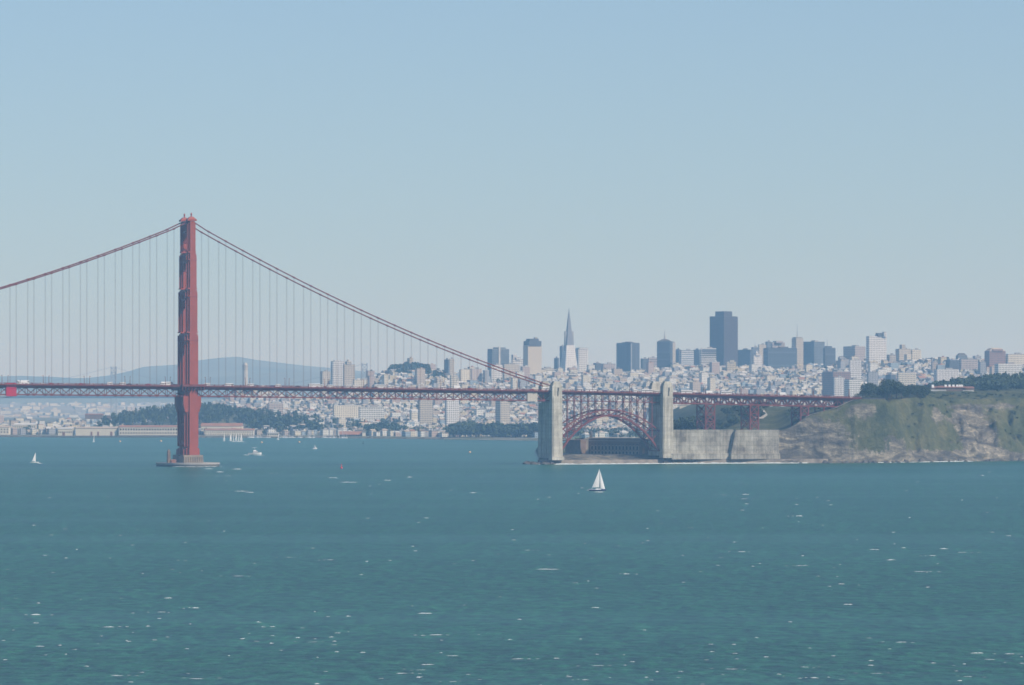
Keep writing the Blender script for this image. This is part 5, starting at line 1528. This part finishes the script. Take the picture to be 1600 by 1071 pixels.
# ------------------------------------------------------------------ cars and lamps on the deck
CAR = {}
def car_proto(kind, colr):
    key = (kind, colr)
    L, W, H = {'car': (4.6, 1.85, 1.5), 'van': (5.6, 2.1, 2.6), 'bus': (11.5, 2.6, 3.4), 'truck': (8.5, 2.5, 3.5)}[kind]
    r = empty({'car': 'car', 'van': 'van', 'bus': 'bus', 'truck': 'truck'}[kind]); mm = M_m('paint_' + colr, {'white': (.78, .78, .76), 'silver': (.45, .46, .48), 'red': (.4, .03, .03), 'black': (.03, .03, .035), 'blue': (.05, .1, .25)}[colr])
    mm.node_tree.nodes['Principled BSDF'].inputs['Roughness'].default_value = .3
    a = MB()
    if kind == 'car': a.box((0, 0, .35), (L, W, .5)); a.box((-.2, 0, .85), (L * .55, W * .95, H - .85), 0, taper=(.72, .85))
    elif kind == 'truck': a.box((-.9, 0, .9), (6.2, W, H - .9)); a.box((3.3, 0, .5), (1.8, W * .95, 2.0), 0, taper=(.8, .95))
    else: a.box((0, 0, .4), (L, W, H - .4), 0, taper=(.95, .93))
    p1 = a.build('body', mm, r)
    g = MB()
    if kind == 'car': g.box((-.2, 0, .9), (L * .545, W * .965, .38), 0, taper=(.8, .9))
    elif kind == 'truck': g.box((3.5, 0, 1.6), (1.3, W * .97, .6))
    else: g.box((0.1, 0, H * .55), (L * .975, W * .985, H * .22))
    p2 = g.build('window', M['glass'], r)
    ch = [p1, p2]
    for sx in (-.31, .31):
        for sy in (-1, 1):
            w_ = MB(); w_.tube([(L * sx, sy * (W / 2 - .2), .35), (L * sx, sy * (W / 2), .35)], .35, 10); ch.append(w_.build('wheel', M['black'], r))
    kids(r, *ch); CAR[key] = [r, False]
rc = random.Random(77)
SIDEWORD = lambda x: 'left of the tower' if x < 275 else ('between the tower and the first pylon' if x < 850 else ('over the arch' if x < 1035 else 'on the viaduct'))
for k in range(70):
    s = -190 + (SEND + 170) * (k + rc.random() * .8) / 70.0
    if abs(s) < 9: continue
    kind = rc.choice(['car'] * 6 + ['van'] * 3 + ['truck', 'bus']); colr = rc.choice(['white', 'white', 'silver', 'silver', 'red', 'black', 'blue']) if kind == 'car' else 'white'
    lane = rc.choice([-7.2, -7.2, -4.0, 0, 4.0, 7.2])
    if (kind, colr) not in CAR: car_proto(kind, colr)
    e = CAR[(kind, colr)]
    if e[1]: o = copy_tree(e[0])
    else: o = e[0]; e[1] = True
    p = B(s, lane, dz(s) - 1.19); o.location = p; o.rotation_euler = (0, 0, PHI + (pi if lane < 0 else 0))
    x = 800 + p[0] / p[1] * F
    tag(o, f"{colr} {kind} driving on the bridge deck {SIDEWORD(x)}", kind, 'traffic on the bridge deck')
lp = None
for k in range(24):
    for sd in (-1, 1):
        s = -215 + k * 38 + (0 if sd < 0 else 12)
        if s > SEND or abs(s) < 12 or abs(s - S1) < 7 or abs(s - S2) < 7: continue
        if lp is None:
            lp = empty('street_lamp'); a = MB(); a.tube([(0, 0, -1.3), (0, 0, 3.5), (0, 0, 6.6)], [.28, .2, .13], 7); c1_ = a.build('pole', M['orange_d'], lp)
            a = MB(); a.box((0, .9, 6.5), (.2, 1.9, .18)); a.box((0, 1.6, 6.2), (.6, .8, .35)); c2_ = a.build('lamp_head', M['orange_d'], lp); kids(lp, c1_, c2_); o = lp
        else: o = copy_tree(lp)
        p = B(s, sd * 11.6, dz(s)); o.location = p; o.rotation_euler = (0, 0, PHI + (0 if sd < 0 else pi))
        x = 800 + p[0] / p[1] * F
        tag(o, f"slim lamp on the {'nearer' if sd < 0 else 'far'} deck edge {SIDEWORD(x)}", 'street lamp', 'street lamps along the deck')

# ------------------------------------------------------------------ surf and whitecaps
rw_ = random.Random(3)
sf = MB()
def foam_blob(mb, X, Y, L, D, h, ang=0.0, n=6):
    """low ragged ridge of foam lying on the water"""
    pts = []
    ca, sa = cos(ang), sin(ang); wob = rw_.uniform(-.5, .5)
    for k in range(n + 1):
        t = k / n; e = sin(pi * t) ** .6 if 0 < t < 1 else 0.02
        x = (t - .5) * L; y = wob * D * sin(2.4 * pi * t) * .6
        d_ = D * .5 * e * rw_.uniform(.55, 1.2); hh = h * e * rw_.uniform(.5, 1.2)
        pts.append([(X + x * ca - (y + q) * sa, Y + x * sa + (y + q) * ca, z) for q, z in ((-d_, .02), (0, .02 + hh), (d_, .02))])
    for a, b in zip(pts, pts[1:]):
        mb.face([a[0], b[0], b[1], a[1]]); mb.face([a[1], b[1], b[2], a[2]])
for k in range(240):
    X = rw_.uniform(26, 262); Y = interp(COAST, X) - rw_.uniform(-1, 5); foam_blob(sf, X, Y, rw_.uniform(5, 16), rw_.uniform(1, 3.5), rw_.uniform(.35, 1.0), .3)
for k in range(330):
    X = 262 + 800 * rw_.random() ** 1.5
    if sin(X / 13) + sin(X / 31 + 1) + rw_.uniform(-.6, .6) < .2: continue
    Y = interp(COAST, X) - rw_.uniform(-2, 5) ; foam_blob(sf, X, Y, rw_.uniform(3, 12), rw_.uniform(1, 3), rw_.uniform(.25, .9), .2)
for k in range(26):
    a = rw_.uniform(0, 2 * pi); p = B(30 * cos(a), 35 * sin(a), 0); foam_blob(sf, p[0], p[1], rw_.uniform(3, 8), 1.2, .3, a + 1.57 + PHI)
tag(sf.build('surf', M['foam']), kind='stuff')
wc = MB()
for k in range(1150):
    v = 736 + 375 * rw_.random() ** .85
    Y = YV(v) * rw_.uniform(.98, 1.02); X = rw_.uniform(-.18, .18) * Y
    if fbm(X / 300, Y / 420, 3.0, 3) + rw_.uniform(-.7, .7) < .0: continue
    big = rw_.random(); fa = .35 + .65 * (Y / 3000.0) ** 1.1
    L = (rw_.uniform(.7, 1.9) if big < .85 else rw_.uniform(2.2, 4.2)) * (.5 + Y / 2600)
    h = rw_.uniform(.03, .15) * (.5 + Y / 2000) * (1.25 if big > .85 else 1)
    foam_blob(wc, X, Y, L, L * rw_.uniform(.25, .5), h, rw_.uniform(-.5, .5), 5)
    if big > .9:
        for q in range(2): foam_blob(wc, X + L * (.8 + .6 * q) * rw_.choice((-1, 1)), Y + rw_.uniform(-3, 3), L * .35, L * .2, h * .5, 0, 4)
for (x, v, L) in ((377, 768, 11), (545, 754, 14), (520, 747, 8), (605, 751, 6), (390, 770, 6), (856, 890, 9), (664, 959, 4.5), (1325, 945, 3), (1526, 1021, 3.6), (1165, 773, 5), (640, 746, 5), (930, 950, 2.5), (263, 935, 3), (1475, 858, 4), (920, 766.5, 3.5), (936, 769.4, 7), (405, 712, 13), (385, 711.5, 7), (62, 724.5, 6), (372, 690.8, 26), (1315, 913, 2.4), (326, 733, 8), (344, 738, 7), (370, 733.5, 10)):
    Y = YV(v); foam_blob(wc, PX(x, Y), Y, L, L * .25, .07 + .085 * Y / 1000, rw_.uniform(-.15, .15), 7)
tag(wc.build('whitecaps', M['foam']), kind='stuff')

# dark boulders at the foot of the bluff and the pylon
rk_ = MB()
for k in range(260):
    if k < 40: X = rw_.uniform(12, 40); Y = 4318 + rw_.uniform(-7, 16) + abs(X - 30) * .5
    else:
        X = 265 + rw_.random() * 700; Y = interp(COAST, X) + rw_.uniform(-7, 6)
    r_ = rw_.uniform(1.0, 3.4); zz = -.8
    vs = []; nn = 7
    for lv, (fr, hh) in enumerate(((1, 0), (.85, .5), (.35, .9))):
        for j in range(nn): a = 2 * pi * j / nn + lv; q = r_ * fr * rw_.uniform(.75, 1.2); vs.append((X + cos(a) * q * 1.3, Y + sin(a) * q, zz + r_ * 1.2 * hh * rw_.uniform(.85, 1.15)))
    fs = [(l * nn + j, l * nn + (j + 1) % nn, (l + 1) * nn + (j + 1) % nn, (l + 1) * nn + j) for l in range(2) for j in range(nn)] + [tuple(2 * nn + j for j in range(nn))]
    rk_.add(vs, fs)
tag(rk_.build('shore_rocks', M['rock_dark']), kind='stuff')
print('objects', len(bpy.data.objects))
